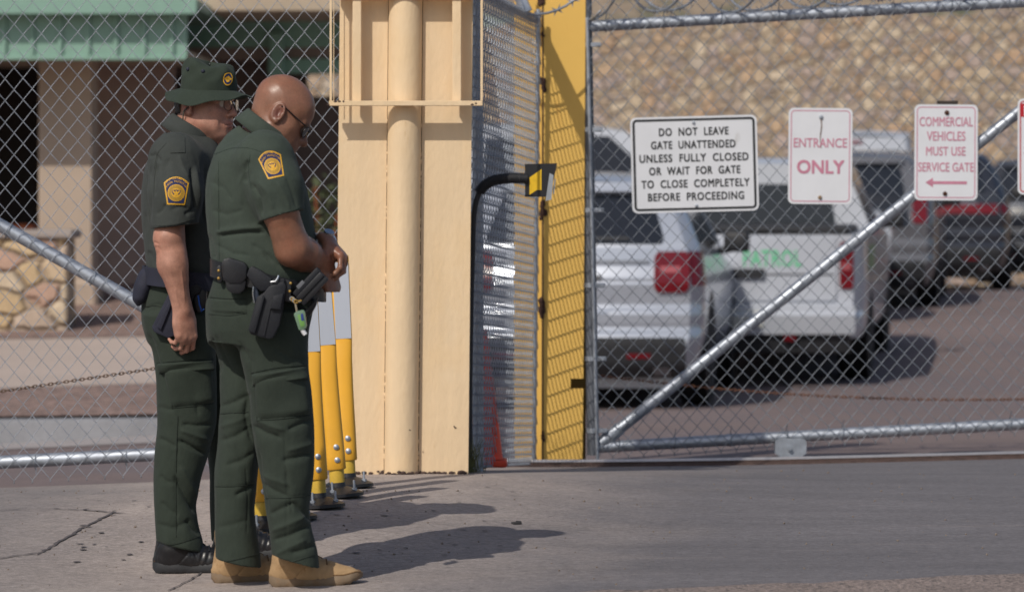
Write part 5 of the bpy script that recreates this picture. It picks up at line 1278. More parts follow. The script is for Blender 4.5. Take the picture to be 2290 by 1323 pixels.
def shoulder_patch(cast, cx, cy, rot, k, sx, parent, shear=0.):
    """shield patch: gold edge, navy ground, gold seal with a spread eagle, two arcs of lettering"""
    p = Patch(cast, cx, cy, rot, sx, shear)
    def shield(w0, w1, h0, h1, arch): # top corners +-w0 at h0, bottom +-w1 at -h1
        r = []
        for t in np.linspace(0, 1, 6, endpoint=False): r.append((-w1 + 2 * w1 * t, -h1))
        for t in np.linspace(0, 1, 6, endpoint=False): r.append((w1 + (w0 - w1) * t, -h1 + (h0 + h1) * t))
        for t in np.linspace(0, 1, 16, endpoint=False): x = w0 - 2 * w0 * t; r.append((x, h0 + arch * (1 - (x / w0) ** 2)))
        for t in np.linspace(0, 1, 6, endpoint=False): r.append((-w0 + (w0 - w1) * t, h0 + (-h1 - h0) * t))
        return [(x * k, y * k) for x, y in r]
    circ = lambda r, cx=0, cy=-4.5, n=28: [(k * (cx + r * math.cos(a)), k * (cy + r * math.sin(a))) for a in np.linspace(0, 2 * np.pi, n, endpoint=False)]
    b = MB(); p.fan(b, shield(28, 20, 18, 31, 14), .0016); o = b.build('shoulder_patch', M_gold, parent, angle=180)
    b = MB(); p.fan(b, shield(24.6, 17.2, 17, 27.5, 12.5), .0022); b.build('ground', M_navythr, o, angle=180)
    b = MB(); p.fan(b, circ(19), .0028); b.build('seal', M_gold, o, angle=180)
    b = MB(); p.fan(b, circ(17.2), .0031, (0, -4.5 * k), 1, circ(15.6)); p.fan(b, circ(16.2), .0031, (0, -4.5 * k)); b.build('seal_ring', M_dimgold, o, angle=180)
    b = MB(); p.fan(b, circ(10.6), .0034, (0, -4.5 * k)); b.build('seal_field', M_gold, o, angle=180)
    b = MB()  # eagle's dark surround and the bird itself
    for sg in (-1, 1): p.fan(b, [(k * sg * x, k * (y - 4.5)) for x, y in ((1.2, 4.5), (4.5, 6.8), (9.2, 5.4), (9.6, 1.5), (7, -2.8), (4.8, -5.2), (4.5, -1), (3, 1.5))], .0037, (k * sg * 6.4, k * -3.), 2)
    p.fan(b, [(k * x, k * (y - 4.5)) for x, y in ((-3, 6), (0, 7.6), (3, 6), (2, 3.4), (-2, 3.4))], .0037, (0, .6 * k), 2); b.build('eagle_surround', M_navythr, o, False)
    b = MB(); p.fan(b, [(k * x, k * (y - 4.5)) for x, y in ((0, 5.6), (1.7, 4.6), (1.5, 2.6), (3.6, 0), (3.8, -3.4), (2, -5.8), (0, -6.4), (-2, -5.8), (-3.8, -3.4), (-3.6, 0), (-1.5, 2.6), (-1.7, 4.6))], .0042, (0, -5 * k), 3)
    for sg in (-1, 1): p.fan(b, [(k * sg * x, k * (y - 4.5)) for x, y in ((2.0, 1.0), (4.4, 4.4), (7.6, 5.0), (8.0, 3.2), (6.2, .0), (3.6, -1.6))], .0043, (k * sg * 5, k * -2.7), 2)
    b.build('eagle', M_gold, o, False)
    b = MB(); p.glyphs(b, 'U.S. CUSTOMS AND', 6.2 * k, .0030, 32.5 * k, 90, 5.6, 0, -4.5 * k); p.glyphs(b, 'BORDER PROTECTION', 5.6 * k, .0030, 25.3 * k, 90, 7.4, 0, -4.5 * k); b.build('lettering', M_gold, o, False)
    return o

# ================================================================== the front officer, bald, head bowed
YA = 12.5
def PA(px, py, w=0.): return P(px, py, FPX / (YA - w))
pA = thing('person', ground_hit(640, 1309, 0), 'bald officer in green uniform, head bowed and hands clasped, in tan boots', 'person')
def table(rows, f, ctr=0.):
    z = [f(0, r[0])[2] for r in rows]; xl = np.array([f(r[1], r[0], ctr)[0] for r in rows]); xr = np.array([f(r[2], r[0], ctr)[0] for r in rows])
    y0 = f(0, 0, ctr)[1]; return z, (xl + xr) / 2, np.array([f(0, 0, r[4] if len(r) > 4 else ctr)[1] for r in rows]), (xr - xl) / 2, np.array([r[3] for r in rows])
# ---- body
S = 1.01; O = PA(624, 259, 0.); Mh = rotm(7, 35)
lo = PA(440, 660, .36); hi = PA(790, 150, -.36)
F = Field((lo[0], YA - .36, lo[2]), (hi[0], YA + .34, hi[2]), .0031)
F.add(rcone(PA(588, 325), PA(592, 600), .07, .10), .03)
head(F, O, Mh, S, .004, .004, nose=1.16)
F.add(rcone(PA(612, 266), PA(590, 318), .064, .074), .04); F.add(rcone(PA(600, 254), PA(582, 300), .046, .056), .03); F.add(rcone(PA(640, 318), PA(612, 345), .034, .06), .04)
F.add(rcone(PA(588, 358, -.17), PA(588, 358, .17), .045, .045), .03)
E = PA(655, 556, .215); WR = PA(727, 592, .085)
F.add(rcone(PA(596, 352, .19), PA(626, 470, .245), .052, .056), .02); F.add(rcone(PA(626, 470, .245), E, .056, .058), .02)
F.add(rcone(E, E + (WR - E) * .35, .057, .054), .02); F.add(rcone(E + (WR - E) * .35, WR, .054, .030), .02)
E2 = PA(684, 566, -.235); W2 = PA(731, 541, .03)
F.add(rcone(PA(594, 352, -.19), E2, .062, .056), .03); F.add(rcone(E2, E2 + (W2 - E2) * .4, .055, .050), .02); F.add(rcone(E2 + (W2 - E2) * .4, W2, .050, .029), .02)
hand(F, WR, (.30, -.05, -1), (.85, -.5, .25), (-.4, -.8, -.1), 1.0, ((42, 58, 30), (46, 60, 30), (50, 60, 30), (54, 60, 30)), (35, 35), 2, .030)
hand(F, W2, (.62, -.50, -.62), (.75, -.05, .66), (.1, -.8, .3), 1.0, ((38, 50, 26), (42, 52, 26), (46, 52, 26), (50, 50, 26)), (30, 30), 3, .029)
V, Q = F.mesh(); V = lap(V, Q, 2, .4); N = vnorm(V, Q); X = (V - O) @ Mh / S
# rolls at the back of the neck and the crease behind the jaw
D = -.0022 * np.exp(-((X[:, 2] + .045 + .25 * (X[:, 0] + .07)) / .006) ** 2) * (X[:, 0] < -.03) * (np.abs(X) < .2).all(1) + crumple(V, .0004, 60, 5)
V = V + N * D[:, None]; bodyA = qmesh('body', V, Q, M_skinA, pA, seg_tint(V, None, S, Mh, O, .6))
castA = caster(V, Q)
# ---- shirt
rows = [(262, 556, 628, .05), (282, 530, 640, .062), (300, 506, 648, .085), (322, 488, 656, .145), (338, 480, 660, .185), (354, 474, 664, .205), (390, 463, 676, .21), (426, 458, 688, .212), (476, 459, 698, .208), (520, 464, 705, .205), (535, 467, 708, .205), (560, 468, 716, .21), (590, 474, 722, .21), (615, 482, 724, .205), (640, 490, 716, .19)]
lo = PA(430, 660, .36); hi = PA(770, 240, -.36); F = Field((lo[0], YA - .40, lo[2]), (hi[0], YA + .38, hi[2]), .0042)
F.add(loft(*table(rows, PA)), .0)
for sg in (1, -1):
    F.add(rcone(PA(585, 332, .05 * sg), PA(590, 344, .185 * sg), .052, .074), .04)
    F.add(rcone(PA(598, 362, .195 * sg), PA(618, 420, .225 * sg), .088, .086), .05); F.add(rcone(PA(618, 420, .225 * sg), PA(640, 520, .25 * sg) if sg > 0 else PA(660, 520, -.25), .086, .070), .03)
hp, hn = PA(631, 484, .24), np.array((.27, -.06, -.97)); 
V, Q = None, None
sl, X_, Y_, Z_ = F._sl(F.lo, F.lo + (F.n + 1) * F.h)
# only the sleeve is cut by the hem plane: keep the torso untouched
T2 = F.like(); T2.add(loft(*table(rows, PA)), 0)
d = (X_ - hp[0]) * hn[0] + (Y_ - hp[1]) * hn[1] + (Z_ - hp[2]) * hn[2]
F.F = np.minimum(np.maximum(F.F, d), T2.F) if True else F.F; del T2
cu_ = PA(642, 326) - PA(550, 258); F.sub(rcone(PA(595, 299), PA(595, 299) + unit((-cu_[2], 0, cu_[0])) * .25, .090, .10), .008)
V, Q = F.mesh(); V = lap(V, Q, 3, .5); N = vnorm(V, Q)
LA = [([(482, 528), (520, 523), (560, 519), (596, 521)], .010, -.010), ([(478, 520), (540, 511), (590, 508)], .014, .008), ([(466, 522), (473, 556), (480, 584)], .010, -.008), ([(476, 545), (520, 566), (560, 572)], .012, -.004),
      ([(556, 356), (545, 385), (549, 412)], .012, -.009), ([(548, 372), (535, 412), (540, 460)], .013, .005), ([(560, 408), (580, 442), (585, 486)], .012, -.009), ([(573, 402), (600, 432), (612, 470)], .012, .005),
      ([(488, 330), (520, 312), (560, 310), (600, 330)], .008, -.003), ([(470, 405), (500, 420), (520, 450)], .012, -.004), ([(473, 470), (505, 480), (545, 470)], .013, -.004), ([(500, 350), (480, 400), (478, 450)], .012, .003),
      ([(640, 392), (655, 430), (666, 468)], .010, -.005), ([(618, 405), (640, 440), (650, 470)], .010, .004), ([(585, 560), (620, 590), (660, 606)], .012, -.005), ([(610, 545), (640, 585), (680, 612)], .012, .004), ([(560, 545), (590, 560), (610, 590)], .012, -.004),
      ([(489, 400), (490, 450), (491, 520), (493, 580)], .003, -.003), ([(590, 500), (601, 497), (640, 484), (674, 472)], .004, -.0022)]
V = V + N * (1.0 * folds(V, N, LA, 680) + crumple(V, .0014, 24, 11) + crumple(V, .0007, 55, 12))[:, None]; N = vnorm(V, Q)
shA = qmesh('shirt', V, Q, M_shirtA, pA); castS = caster(V, Q)
shoulder_patch(castS, 608, 368, 12, .98, .93, shA, -.10)
b = MB(); ep = Patch(castS, 588, 306, -14); q = [[ep.pt(u, v, .003) for u in np.linspace(-17, 17, 6)] for v in np.linspace(18, -18, 8)]
if all(p is not None for l in q for p in l): b.grid(np.array(q)); b.grid(np.array([q[-1], [p + (0, .003, -.004) for p in q[-1]]])); b.build('epaulette', M_shirtA, shA, angle=180)
M_seam = plain('dark_thread', lin((44, 58, 50)), .9)
for l in ([(480, 345), (520, 332), (560, 332), (598, 345)], [(560, 345), (556, 380), (562, 420)], [(592, 492), (630, 480), (672, 464)], [(489, 360), (489, 450), (491, 580)]):
    b = MB(); sew(b, dense(l), castS)
    if b.n: b.build('seam', M_seam, shA)
def collar(ctr, ax, side, up0, h, spread, m, parent, name='collar', open_=150, th=.003, back_h=1.0):
    """turned-down shirt collar: ring round the neck, ctr = centre, ax = forward half axis (vector), side = half width"""
    ctr = np.asarray(ctr); ax = np.asarray(ax, float); f = unit(ax); s = np.array((0, 1., 0)); u = unit(np.cross(f, s)); u = u if u[2] > 0 else -u; la = np.linalg.norm(ax); rows = []
    for i, a in enumerate(np.linspace(-open_, open_, 60)):
        c, k = -math.cos(R(a)), math.sin(R(a)); p = ctr + f * la * c + s * side * k; o = unit(f * c / la + s * k / side); t = abs(a) / open_; hh = h * (1 + .25 * t ** 3)
        rows.append([p + u * (up0 - .012) - o * .001, p + u * up0, p + u * (up0 + .004) + o * .004, p + u * (up0 - .002) + o * .009, p + u * (up0 - hh * .5) + o * (spread * .6 + .006), p + u * (up0 - hh) + o * (spread + .008 + .010 * t ** 4), p + u * (up0 - hh - .001) + o * (spread + .003), p + u * (up0 - hh * .5) + o * (spread * .45)])
    b = MB(); b.grid(np.array(rows)); return b.build(name, m, parent, angle=120)
collar(PA(596, 294), PA(644, 329) - PA(596, 294), .088, .024, .050, .016, M_shirtA, shA, open_=158)
# ---- trousers
rows = [(600, 484, 704, .185), (630, 474, 706, .19), (660, 464, 706, .19), (700, 458, 700, .19), (735, 460, 692, .185), (765, 466, 688, .17)]
near = [(690, 520, 696, .10, .10), (720, 522, 692, .105, .10), (764, 530, 689, .105, .10), (824, 545, 692, .102, .095), (884, 556, 699, .10, .09), (955, 560, 704, .098, .09), (1004, 570, 704, .094, .09), (1053, 579, 703, .09, .09), (1125, 591, 692, .084, .09), (1174, 598, 700, .084, .09), (1217, 604, 712, .086, .09), (1250, 608, 718, .088, .09), (1290, 610, 718, .088, .09)]
far = [(690, 460, 640, .10, -.09), (720, 462, 634, .105, -.09), (764, 468, 628, .105, -.09), (819, 487, 622, .10, -.085), (906, 490, 602, .10, -.08), (1004, 485, 590, .095, -.075), (1064, 479, 578, .09, -.07), (1146, 479, 570, .085, -.07), (1206, 480, 578, .085, -.07), (1250, 481, 585, .088, -.07), (1290, 482, 588, .088, -.07)]
lo = PA(440, 1310, .3); hi = PA(740, 590, -.3); F = Field((lo[0], YA - .33, lo[2]), (hi[0], YA + .31, hi[2]), .0045)
F.add(loft(*table(rows, PA)), .0); F.add(loft(*table(far, PA, -.08)), .05)
G2 = F.like(); G2.add(loft(*table(near, PA, .09)), .0); G2.cut(PA(665, 1257, .09), (-.24 * -1 * .0 + .28, 0, -.96) if False else (-.285, 0, -.958)); 
F.cut(PA(530, 1257, -.07), (-.22, 0, -.975))
a, d_ = F.F, G2.F; kk = .03; q_ = np.maximum(kk - np.abs(a - d_), 0) / kk; F.F = np.minimum(a, d_) - q_ * q_ * kk * .25; del G2
V, Q = F.mesh(); V = lap(V, Q, 3, .5); N = vnorm(V, Q)
LT = [([(560, 950), (595, 968), (632, 980)], .012, -.010), ([(566, 935), (600, 950), (640, 962)], .013, .007), ([(640, 962), (672, 948), (701, 936)], .011, -.009), ([(628, 1030), (668, 1022), (702, 1012)], .012, -.009), ([(640, 1008), (675, 998), (703, 990)], .012, .006), ([(580, 1080), (612, 1096), (645, 1110)], .013, -.008), ([(576, 1058), (610, 1072), (650, 1085)], .014, .006),
      ([(600, 1150), (630, 1136), (662, 1122)], .013, -.009), ([(655, 1122), (680, 1145), (702, 1166)], .012, -.009), ([(604, 1208), (650, 1196), (698, 1172)], .013, -.011), ([(602, 1188), (645, 1172), (690, 1150)], .014, .008), ([(648, 1236), (682, 1228), (712, 1214)], .011, -.008), ([(612, 1240), (650, 1222), (690, 1204)], .012, .006), ([(640, 1045), (646, 1100), (655, 1150)], .010, -.005),
      ([(636, 940), (637, 1010), (642, 1090), (640, 1180), (636, 1255)], .0035, -.0028), ([(488, 925), (520, 923), (556, 920)], .004, -.002), ([(482, 1087), (520, 1087), (566, 1082)], .004, -.002), ([(580, 1112), (640, 1112), (700, 1104)], .004, -.002),
      ([(470, 752), (478, 790), (492, 835)], .014, -.010), ([(480, 745), (500, 800), (530, 850)], .014, -.006), ([(487, 908), (525, 898), (562, 880)], .013, -.008), ([(487, 985), (525, 975), (560, 956)], .014, -.008), ([(486, 955), (520, 945), (556, 930)], .014, .006), ([(524, 1108), (550, 1096), (572, 1080)], .011, -.009), ([(500, 1040), (540, 1030), (572, 1010)], .013, -.006), ([(550, 1040), (556, 1110), (552, 1200)], .004, -.003), ([(480, 1180), (520, 1172), (560, 1160)], .014, -.004),
      ([(470, 700), (520, 704), (552, 694)], .005, -.0035), ([(556, 880), (548, 930), (566, 990)], .012, -.010), ([(575, 1000), (582, 1070), (598, 1150)], .010, -.008), ([(530, 760), (560, 810), (562, 870)], .014, -.006), ([(610, 775), (650, 800), (690, 806)], .014, -.005), ([(600, 1262), (650, 1254), (700, 1240)], .004, -.0015)]
V = V + N * (1.05 * folds(V, N, LT, 680) + crumple(V, .0020, 20, 21) + crumple(V, .0009, 50, 22))[:, None]; trA = qmesh('trousers', V, Q, M_trsA, pA); castT = caster(V, Q)
def on_cloth(cast, poly_fn, name, m, parent, nu=14, nv=14, bulge=.02, rim=.0):
    """a pocket lying on the cloth: poly_fn(u,v) -> pixel; swells in the middle"""
    G = []
    for v in np.linspace(0, 1, nv):
        r = []
        for u in np.linspace(0, 1, nu):
            e = min(u, 1 - u, v, 1 - v); k = min(1, e / .10); x, y = poly_fn(u, v); p = cast(x, y, .0005 + bulge * (k * k * (3 - 2 * k)) * (.8 + .35 * math.sin(5 * u + 3 * v)))
            r.append(p)
        G.append(r)
    if any(p is None for r in G for p in r): return None
    b = MB(); b.grid(np.array(G)); return b.build(name, m, parent, angle=180)
bil = lambda a, b_, c, d: (lambda u, v: ((1 - v) * ((1 - u) * a[0] + u * b_[0]) + v * ((1 - u) * d[0] + u * c[0]), (1 - v) * ((1 - u) * a[1] + u * b_[1]) + v * ((1 - u) * d[1] + u * c[1])))
on_cloth(castT, bil((568, 842), (684, 826), (694, 926), (574, 938)), 'cargo_pocket', M_trsA, trA, bulge=.017)
on_cloth(castT, bil((563, 836), (686, 818), (688, 846), (566, 862)), 'pocket_flap', M_trsA, trA, bulge=.021)
on_cloth(castT, bil((468, 668), (552, 672), (552, 700), (470, 696)), 'pocket_flap', M_trsA, trA, bulge=.004)
M_seam = plain('trouser_thread', lin((26, 34, 28)), .9)
for l in ([(561, 834), (620, 822), (688, 816)], [(565, 864), (625, 854), (690, 848)], [(568, 842), (572, 895), (575, 940)], [(575, 940), (630, 936), (692, 928)], [(628, 850), (634, 900), (636, 934)], [(486, 925), (522, 923), (556, 921)], [(482, 1087), (522, 1087), (566, 1083)], [(584, 1113), (640, 1113), (698, 1106)], [(468, 702), (512, 706), (552, 700)], [(466, 664), (512, 668), (554, 668)], [(613, 1264), (660, 1254), (714, 1236)], [(482, 1258), (530, 1250), (582, 1236)]):
    b = MB(); sew(b, dense(l), castT, .0012, .0011)
    if b.n: b.build('seam', M_seam, trA)
boot(pA, ground_hit(604, 1310, -.002), 3, .302, M_suede, M_tansole, 'tan suede boot', .034, .17, M_lace)
boot(pA, ground_hit(472, 1306, -.002) + (0, .055, .0), 6, .300, M_suede, M_tansole, 'tan suede boot', .03, .17, M_lace)
# ---- belt and what hangs on it
def belt(rows_c, ax, side, tiltv, h, m, parent, pw=2.4):
    c = np.asarray(rows_c); rows_ = []
    for a in np.linspace(0, 2 * np.pi, 72, endpoint=False):
        ca, sa = math.cos(a), math.sin(a); r = (abs(ca) ** pw + abs(sa) ** pw) ** (-1 / pw); x, y = ax * r * ca, side * r * sa; p = c + np.array((x, y, tiltv * x)); o = np.array((ca, sa, 0)) * .004
        rows_.append([p - o + (0, 0, h / 2), p + o + (0, 0, h / 2), p + o - (0, 0, h / 2), p - o - (0, 0, h / 2), p - o + (0, 0, h / 2)])
    rows_.append(rows_[0]); b = MB(); b.grid(np.array(rows_)); return b.build('duty_belt', m, parent, angle=40)
bA = belt(PA(600, 626), .186, .214, -.235, .056, M_leather, pA)
def wz(px, cx=600, rx=127., d=.214): u = np.clip(abs(px - cx) / rx, 0, .97); return d * (1 - u ** 2.4) ** (1 / 2.4)
b = MB(); box_px(b, [(495, 592), (500, 579), (512, 576), (545, 586), (553, 594), (551, 622), (540, 634), (512, 634), (498, 622)], FPX / YA, wz(525) + .045, .045, .006); ph_ = b.build('cuff_pouch', M_leather, bA, angle=40)
b = MB(); box_px(b, [(503, 624), (508, 618), (546, 620), (551, 630), (547, 648), (536, 657), (518, 656), (506, 646)], FPX / YA, wz(525) + .040, .04, .007); b.build('pouch_body', M_leather, ph_, angle=40)
b = MB(); box_px(b, [(484, 600), (489, 592), (496, 594), (498, 626), (494, 633), (487, 630)], FPX / YA, wz(495) + .03, .03, .004); b.build('belt_keeper', M_leather, bA, angle=40)
for py in (605, 622):
    b = MB(); b.lathe(PA(489, py, wz(495) + .031), [(0, -.003), (.004, -.002), (.005, .001)], 10, 'y'); b.build('snap', M_brass, bA)
hw = wz(600) + .06
b = MB(); box_px(b, [(574, 664), (590, 654), (601, 640), (634, 628), (640, 640), (632, 690), (624, 728), (610, 756), (600, 758), (560, 747), (555, 738)], FPX / YA, hw, .05, .006); hol = b.build('holster', M_gun, bA, angle=35)
b = MB(); box_px(b, [(560, 742), (555, 737), (574, 668), (586, 660), (592, 664), (570, 745)], FPX / YA, hw + .012, .02, .003); box_px(b, [(604, 690), (611, 662), (634, 655), (627, 692)], FPX / YA, hw + .014, .02, .003); box_px(b, [(588, 750), (606, 670), (610, 670), (592, 752)], FPX / YA, hw + .004, .02, .002); b.build('holster_rib', M_gun, hol, angle=35)
b = MB(); box_px(b, [(632, 622), (652, 628), (650, 676), (634, 672)], FPX / YA, hw - .02, .05, .004); b.build('belt_loop', M_leather, hol, angle=35)
for q in ((650, 633), (648, 651)):
    b = MB(); b.lathe(PA(*q, hw - .018), [(0, -.003), (.004, -.002), (.005, .002)], 8, 'y'); b.build('snap', M_brass, bA)
gun = thing('pistol', PA(600, 640, hw - .02), 'black pistol grip standing out of the front officer\'s hip holster', 'pistol')
b = MB(); box_px(b, [(551, 616), (557, 600), (563, 594), (583, 604), (607, 621), (612, 634), (600, 648), (584, 652), (570, 640)], FPX / YA, hw - .008, .032, .006); b.build('grip', M_gun, gun, angle=40)
b = MB(); box_px(b, [(604, 634), (612, 624), (637, 622), (636, 640), (606, 652)], FPX / YA, hw - .004, .03, .004); b.build('slide', M_gun, gun, angle=40)
b = MB(); b.tube([PA(606, 630, hw + .002), PA(616, 629, hw + .006), PA(621, 622, hw + .004), PA(623, 616, hw)], .003, 8); b.build('lever', M_steel, gun)
kn = thing('folding_knife', PA(568, 660, wz(570) + .02), 'slim grey pocket knife with a silver clip beside the front officer\'s holster', 'knife')
b = MB(); box_px(b, [(566, 641), (576, 640), (580, 672), (570, 678), (565, 668)], FPX / YA, wz(570) + .02, .014, .003); b.build('handle', plain('blue_grey_steel', lin((58, 66, 82)), .4, .4), kn, angle=40); b = MB(); b.tube([PA(567, 641, wz(570) + .026), PA(565.5, 656, wz(570) + .029), PA(569, 677, wz(570) + .026)], .0022, 6); b.build('clip', M_steel, kn)
mg = None
for i, (o1, w_) in enumerate((((0, 0), .012), ((8, 10), .02), ((17, 19), .014))):
    b = MB(); ww = wz(680) + .05 + w_; p0 = np.array((653, 655)) + o1; ax_ = np.array((55, -58.)); pr = np.array((9.5, 9.2))
    box_px(b, [tuple(p0), tuple(p0 + ax_), tuple(p0 + ax_ + pr), tuple(p0 + pr)], FPX / YA, ww, .05, .004)
    o = b.build('magazine_pouch', M_gun if i == 0 else M_leather, bA, angle=40)
b = MB(); box_px(b, [(686, 690), (700, 672), (712, 664), (706, 684), (694, 706), (684, 708), (676, 702)], FPX / YA, wz(690) + .02, .05, .006); b.build('pouch', M_leather, bA, angle=40)
b = MB(); box_px(b, [(662, 640), (676, 626), (682, 632), (668, 647)], FPX / YA, wz(680) + .064, .003, .001); b.build('pouch_label', plain('grey_patch', lin((96, 98, 104)), .7), bA)
ky_ = thing('key_bunch', PA(655, 668, hw + .01), 'small bunch of brass keys clipped to the front officer\'s belt', 'keys')
for i in range(4):
    b = MB(); c = PA(652 + 3 * i, 667 + 2.2 * i, hw + .012 + .003 * i); a = -.9 + .35 * i
    b.lathe(c, [(.0035, 0), (.007, 0), (.007, -.002), (.0035, -.002), (.0035, 0)], 10, 'y'); b.box(c + (.011 * math.cos(a), -.001, .013 * math.sin(a)), (.018, .002, .005), .0005, (0, -a, 0)); b.build('key', M_brass if i % 2 else M_steel, ky_)
sb = thing('sanitizer_bottle', PA(672, 718, hw + .012), 'little clear bottle of green gel with white cap hanging from the front officer\'s belt', 'bottle')
m = Mt('clear_green_gel', lin((128, 158, 132)), .15); m.b.inputs['Transmission Weight'].default_value = .35; M_gel = m.done()
b = MB(); box_px(b, [(656, 702), (662, 696), (678, 692), (682, 696), (686, 730), (680, 738), (668, 739)], FPX / YA, hw + .022, .022, .005); b.build('bottle', M_gel, sb, angle=40)
b = MB(); box_px(b, [(665, 704), (676, 701), (682, 728), (672, 731)], FPX / YA, hw + .0235, .003, .0005); b.build('label', plain('lime_label', lin((104, 150, 76)), .5), sb); b = MB(); box_px(b, [(672, 702), (677, 700), (680, 716), (674, 717)], FPX / YA, hw + .0243, .002, .0003); b.build('label_panel', plain('blue_label', lin((40, 60, 130)), .5), sb)
b = MB(); b.tube([PA(676, 737, hw + .012), PA(683, 748, hw + .012)], [.008, .007], 10); b.build('cap', plain('white_plastic', lin((222, 222, 226)), .4), sb); b = MB(); b.tube([PA(655, 664, hw + .014), PA(661, 680, hw + .018), PA(664, 697, hw + .014)], .0035, 6); b.build('strap', plain('clear_rubber', lin((150, 140, 120)), .4), sb)
# watch on the left wrist, sunglasses
wd_ = unit(W2 - E2); b = MB(); G = []
n1 = unit(np.cross(wd_, (0, 0, 1))); n2 = np.cross(n1, wd_)
wc = W2 - wd_ * .012
for a in np.linspace(0, 2 * np.pi, 29): r_ = n1 * math.cos(a) + n2 * math.sin(a); G.append([wc + wd_ * x + r_ * rr for x, rr in ((-.010, .030), (-.010, .0345), (.010, .0345), (.010, .030))])
b.grid(np.array(G)); wo_ = b.build('watch', M_steel, pA, angle=40); top_ = unit(n2 * (1 if n2[2] > 0 else -1) * .8 + np.array((.3, -.5, 0))); b = MB(); b.tube([wc + top_ * .033, wc + top_ * .043], [.018, .017], 18); b.build('watch_case', M_steel, wo_, angle=40)
def Hpt(O, M, S): return lambda p: O + S * (M @ np.asarray(p, float))
def shades(T, parent, lens_m, fr_m, y0=.008, y1=.064, z0=-.016, z1=.024, x0=.108, rim=False):
    tb = []
    for s in (-1, 1):
        b = MB(); tb.append(b); b.tube([T(p) for p in ((x0 - .022, s * .070, .019), (.05, s * .080, .022), (.0, s * .083, .029), (-.016, s * .085, .026))], [.0024, .0022, .0022, .0020], 8)
    b = MB(); b.tube([T((x0 + .002, -y0, .012)), T((x0 + .006, 0, .016)), T((x0 + .002, y0, .012))], .0018, 6)
    o = b.build('sunglasses' if not rim else 'glasses', fr_m, parent)
    for q in tb: q.build('temple', fr_m, o)
    for s in (-1, 1):
        cy, hy, cz, hz = (y0 + y1) / 2, (y1 - y0) / 2, (z0 + z1) / 2, (z1 - z0) / 2; L_ = lambda r, a: T((x0 - 4.2 * (max(0, cy + hy * r * math.cos(a)) ** 2), s * (cy + hy * r * np.sign(math.cos(a)) * abs(math.cos(a)) ** .75), cz + hz * r * np.sign(math.sin(a)) * abs(math.sin(a)) ** .75))
        A = np.linspace(0, 2 * np.pi, 28, endpoint=False); b = MB(); b.grid(np.array([[L_(r, a) for a in A] for r in (1, .7, .4, .02)]), True); b.build('lens', lens_m, o, angle=180)
        pts = [L_(1, a) for a in A]; b = MB(); b.tube(pts + pts[:2], .0011 if rim else .0016, 5); b.build('rim', fr_m, o)
    return o
shades(Hpt(O, Mh, S), pA, M_lens, M_frame)

# ================================================================== the rear officer in the boonie hat
YB = FPX / 650.
def PB(px, py, w=0.): return P(px, py, FPX / (YB - w))
pB = thing('person', ground_hit(420, 1279, 0), 'officer in green uniform wearing a boonie hat and glasses, right arm hanging, in black shoes', 'person')
S2 = 1.07; O2 = PB(455, 237, 0.); M2 = rotm(-26, 0)
lo = PB(290, 820, .36); hi = PB(590, 120, -.36); F = Field((lo[0], YB - .36, lo[2]), (hi[0], YB + .32, hi[2]), .0032)
head(F, O2, M2, S2, .001, 0, (.086, .071)); F.cut(PB(467, 207), (0, 0, 1), .004)
F.add(rcone(PB(446, 246), PB(428, 325), .060, .066), .04); F.add(rcone(PB(476, 290), PB(452, 335), .034, .05), .035); F.add(rcone(PB(430, 246), PB(422, 300), .040, .046), .03)
F.add(rcone(PB(422, 345), PB(412, 610), .07, .11), .03); F.add(rcone(PB(405, 360, -.17), PB(405, 360, .17), .05, .05), .03)
EB = PB(378, 532, .265); WB = PB(409, 692, .25)
F.add(rcone(PB(390, 355, .19), EB, .052, .050), .02); F.add(rcone(EB, PB(385, 590, .268), .050, .048), .02); F.add(rcone(PB(385, 590, .268), WB, .048, .0285), .02)
F.add(rcone(PB(392, 566, .27), PB(398, 620, .268), .036, .03), .02)
F.add(rcone(PB(395, 355, -.19), PB(440, 540, -.23), .06, .05), .03); F.add(rcone(PB(440, 540, -.23), PB(490, 660, -.12), .05, .03), .03)
hand(F, WB, (.10, .02, -1), (.62, -.78, .05), (.7, .6, 0), 1.04, ((26, 46, 24), (30, 48, 26), (36, 50, 26), (44, 52, 28)), (15, 20), 3, .029)
V, Q = F.mesh(); V = lap(V, Q, 2, .4); N = vnorm(V, Q)
LB = [([(338, 545), (345, 542), (356, 546)], .004, -.003), ([(340, 556), (352, 552), (362, 560)], .004, -.002), ([(392, 640), (396, 670), (402, 690)], .004, .002), ([(405, 600), (410, 640), (414, 680)], .005, .0022), ([(380, 600), (388, 630), (398, 650)], .004, .0016)]
V = V + N * (folds(V, N, LB, 650) + crumple(V, .0005, 60, 31))[:, None]; X = (V - O2) @ M2 / S2
V = V + N * (-.0025 * np.exp(-((X[:, 0] - .083 + .35 * (X[:, 2] + .05)) / .004) ** 2 - ((X[:, 2] + .05) / .022) ** 2) * (np.abs(np.abs(X[:, 1]) - .032) < .012))[:, None]
bodyB = qmesh('body', V, Q, M_skinB, pB, seg_tint(V, None, S2, M2, O2, .25))
# ---- hair at nape and temple
T2_ = Hpt(O2, M2, S2); b = MB(); G = []
for a in np.linspace(R(118), R(242), 40):
    G.append([T2_((-.008 + r * 1.0 * .090 * math.cos(a), r * .0765 * math.sin(a), z)) for z, r in ((.035, .995), (.015, 1.005), (-.005, .99), (-.025, .94), (-.04, .84), (-.045, .74))])
b.grid(np.array(G)); b.build('hair', M_hair, pB, angle=180)
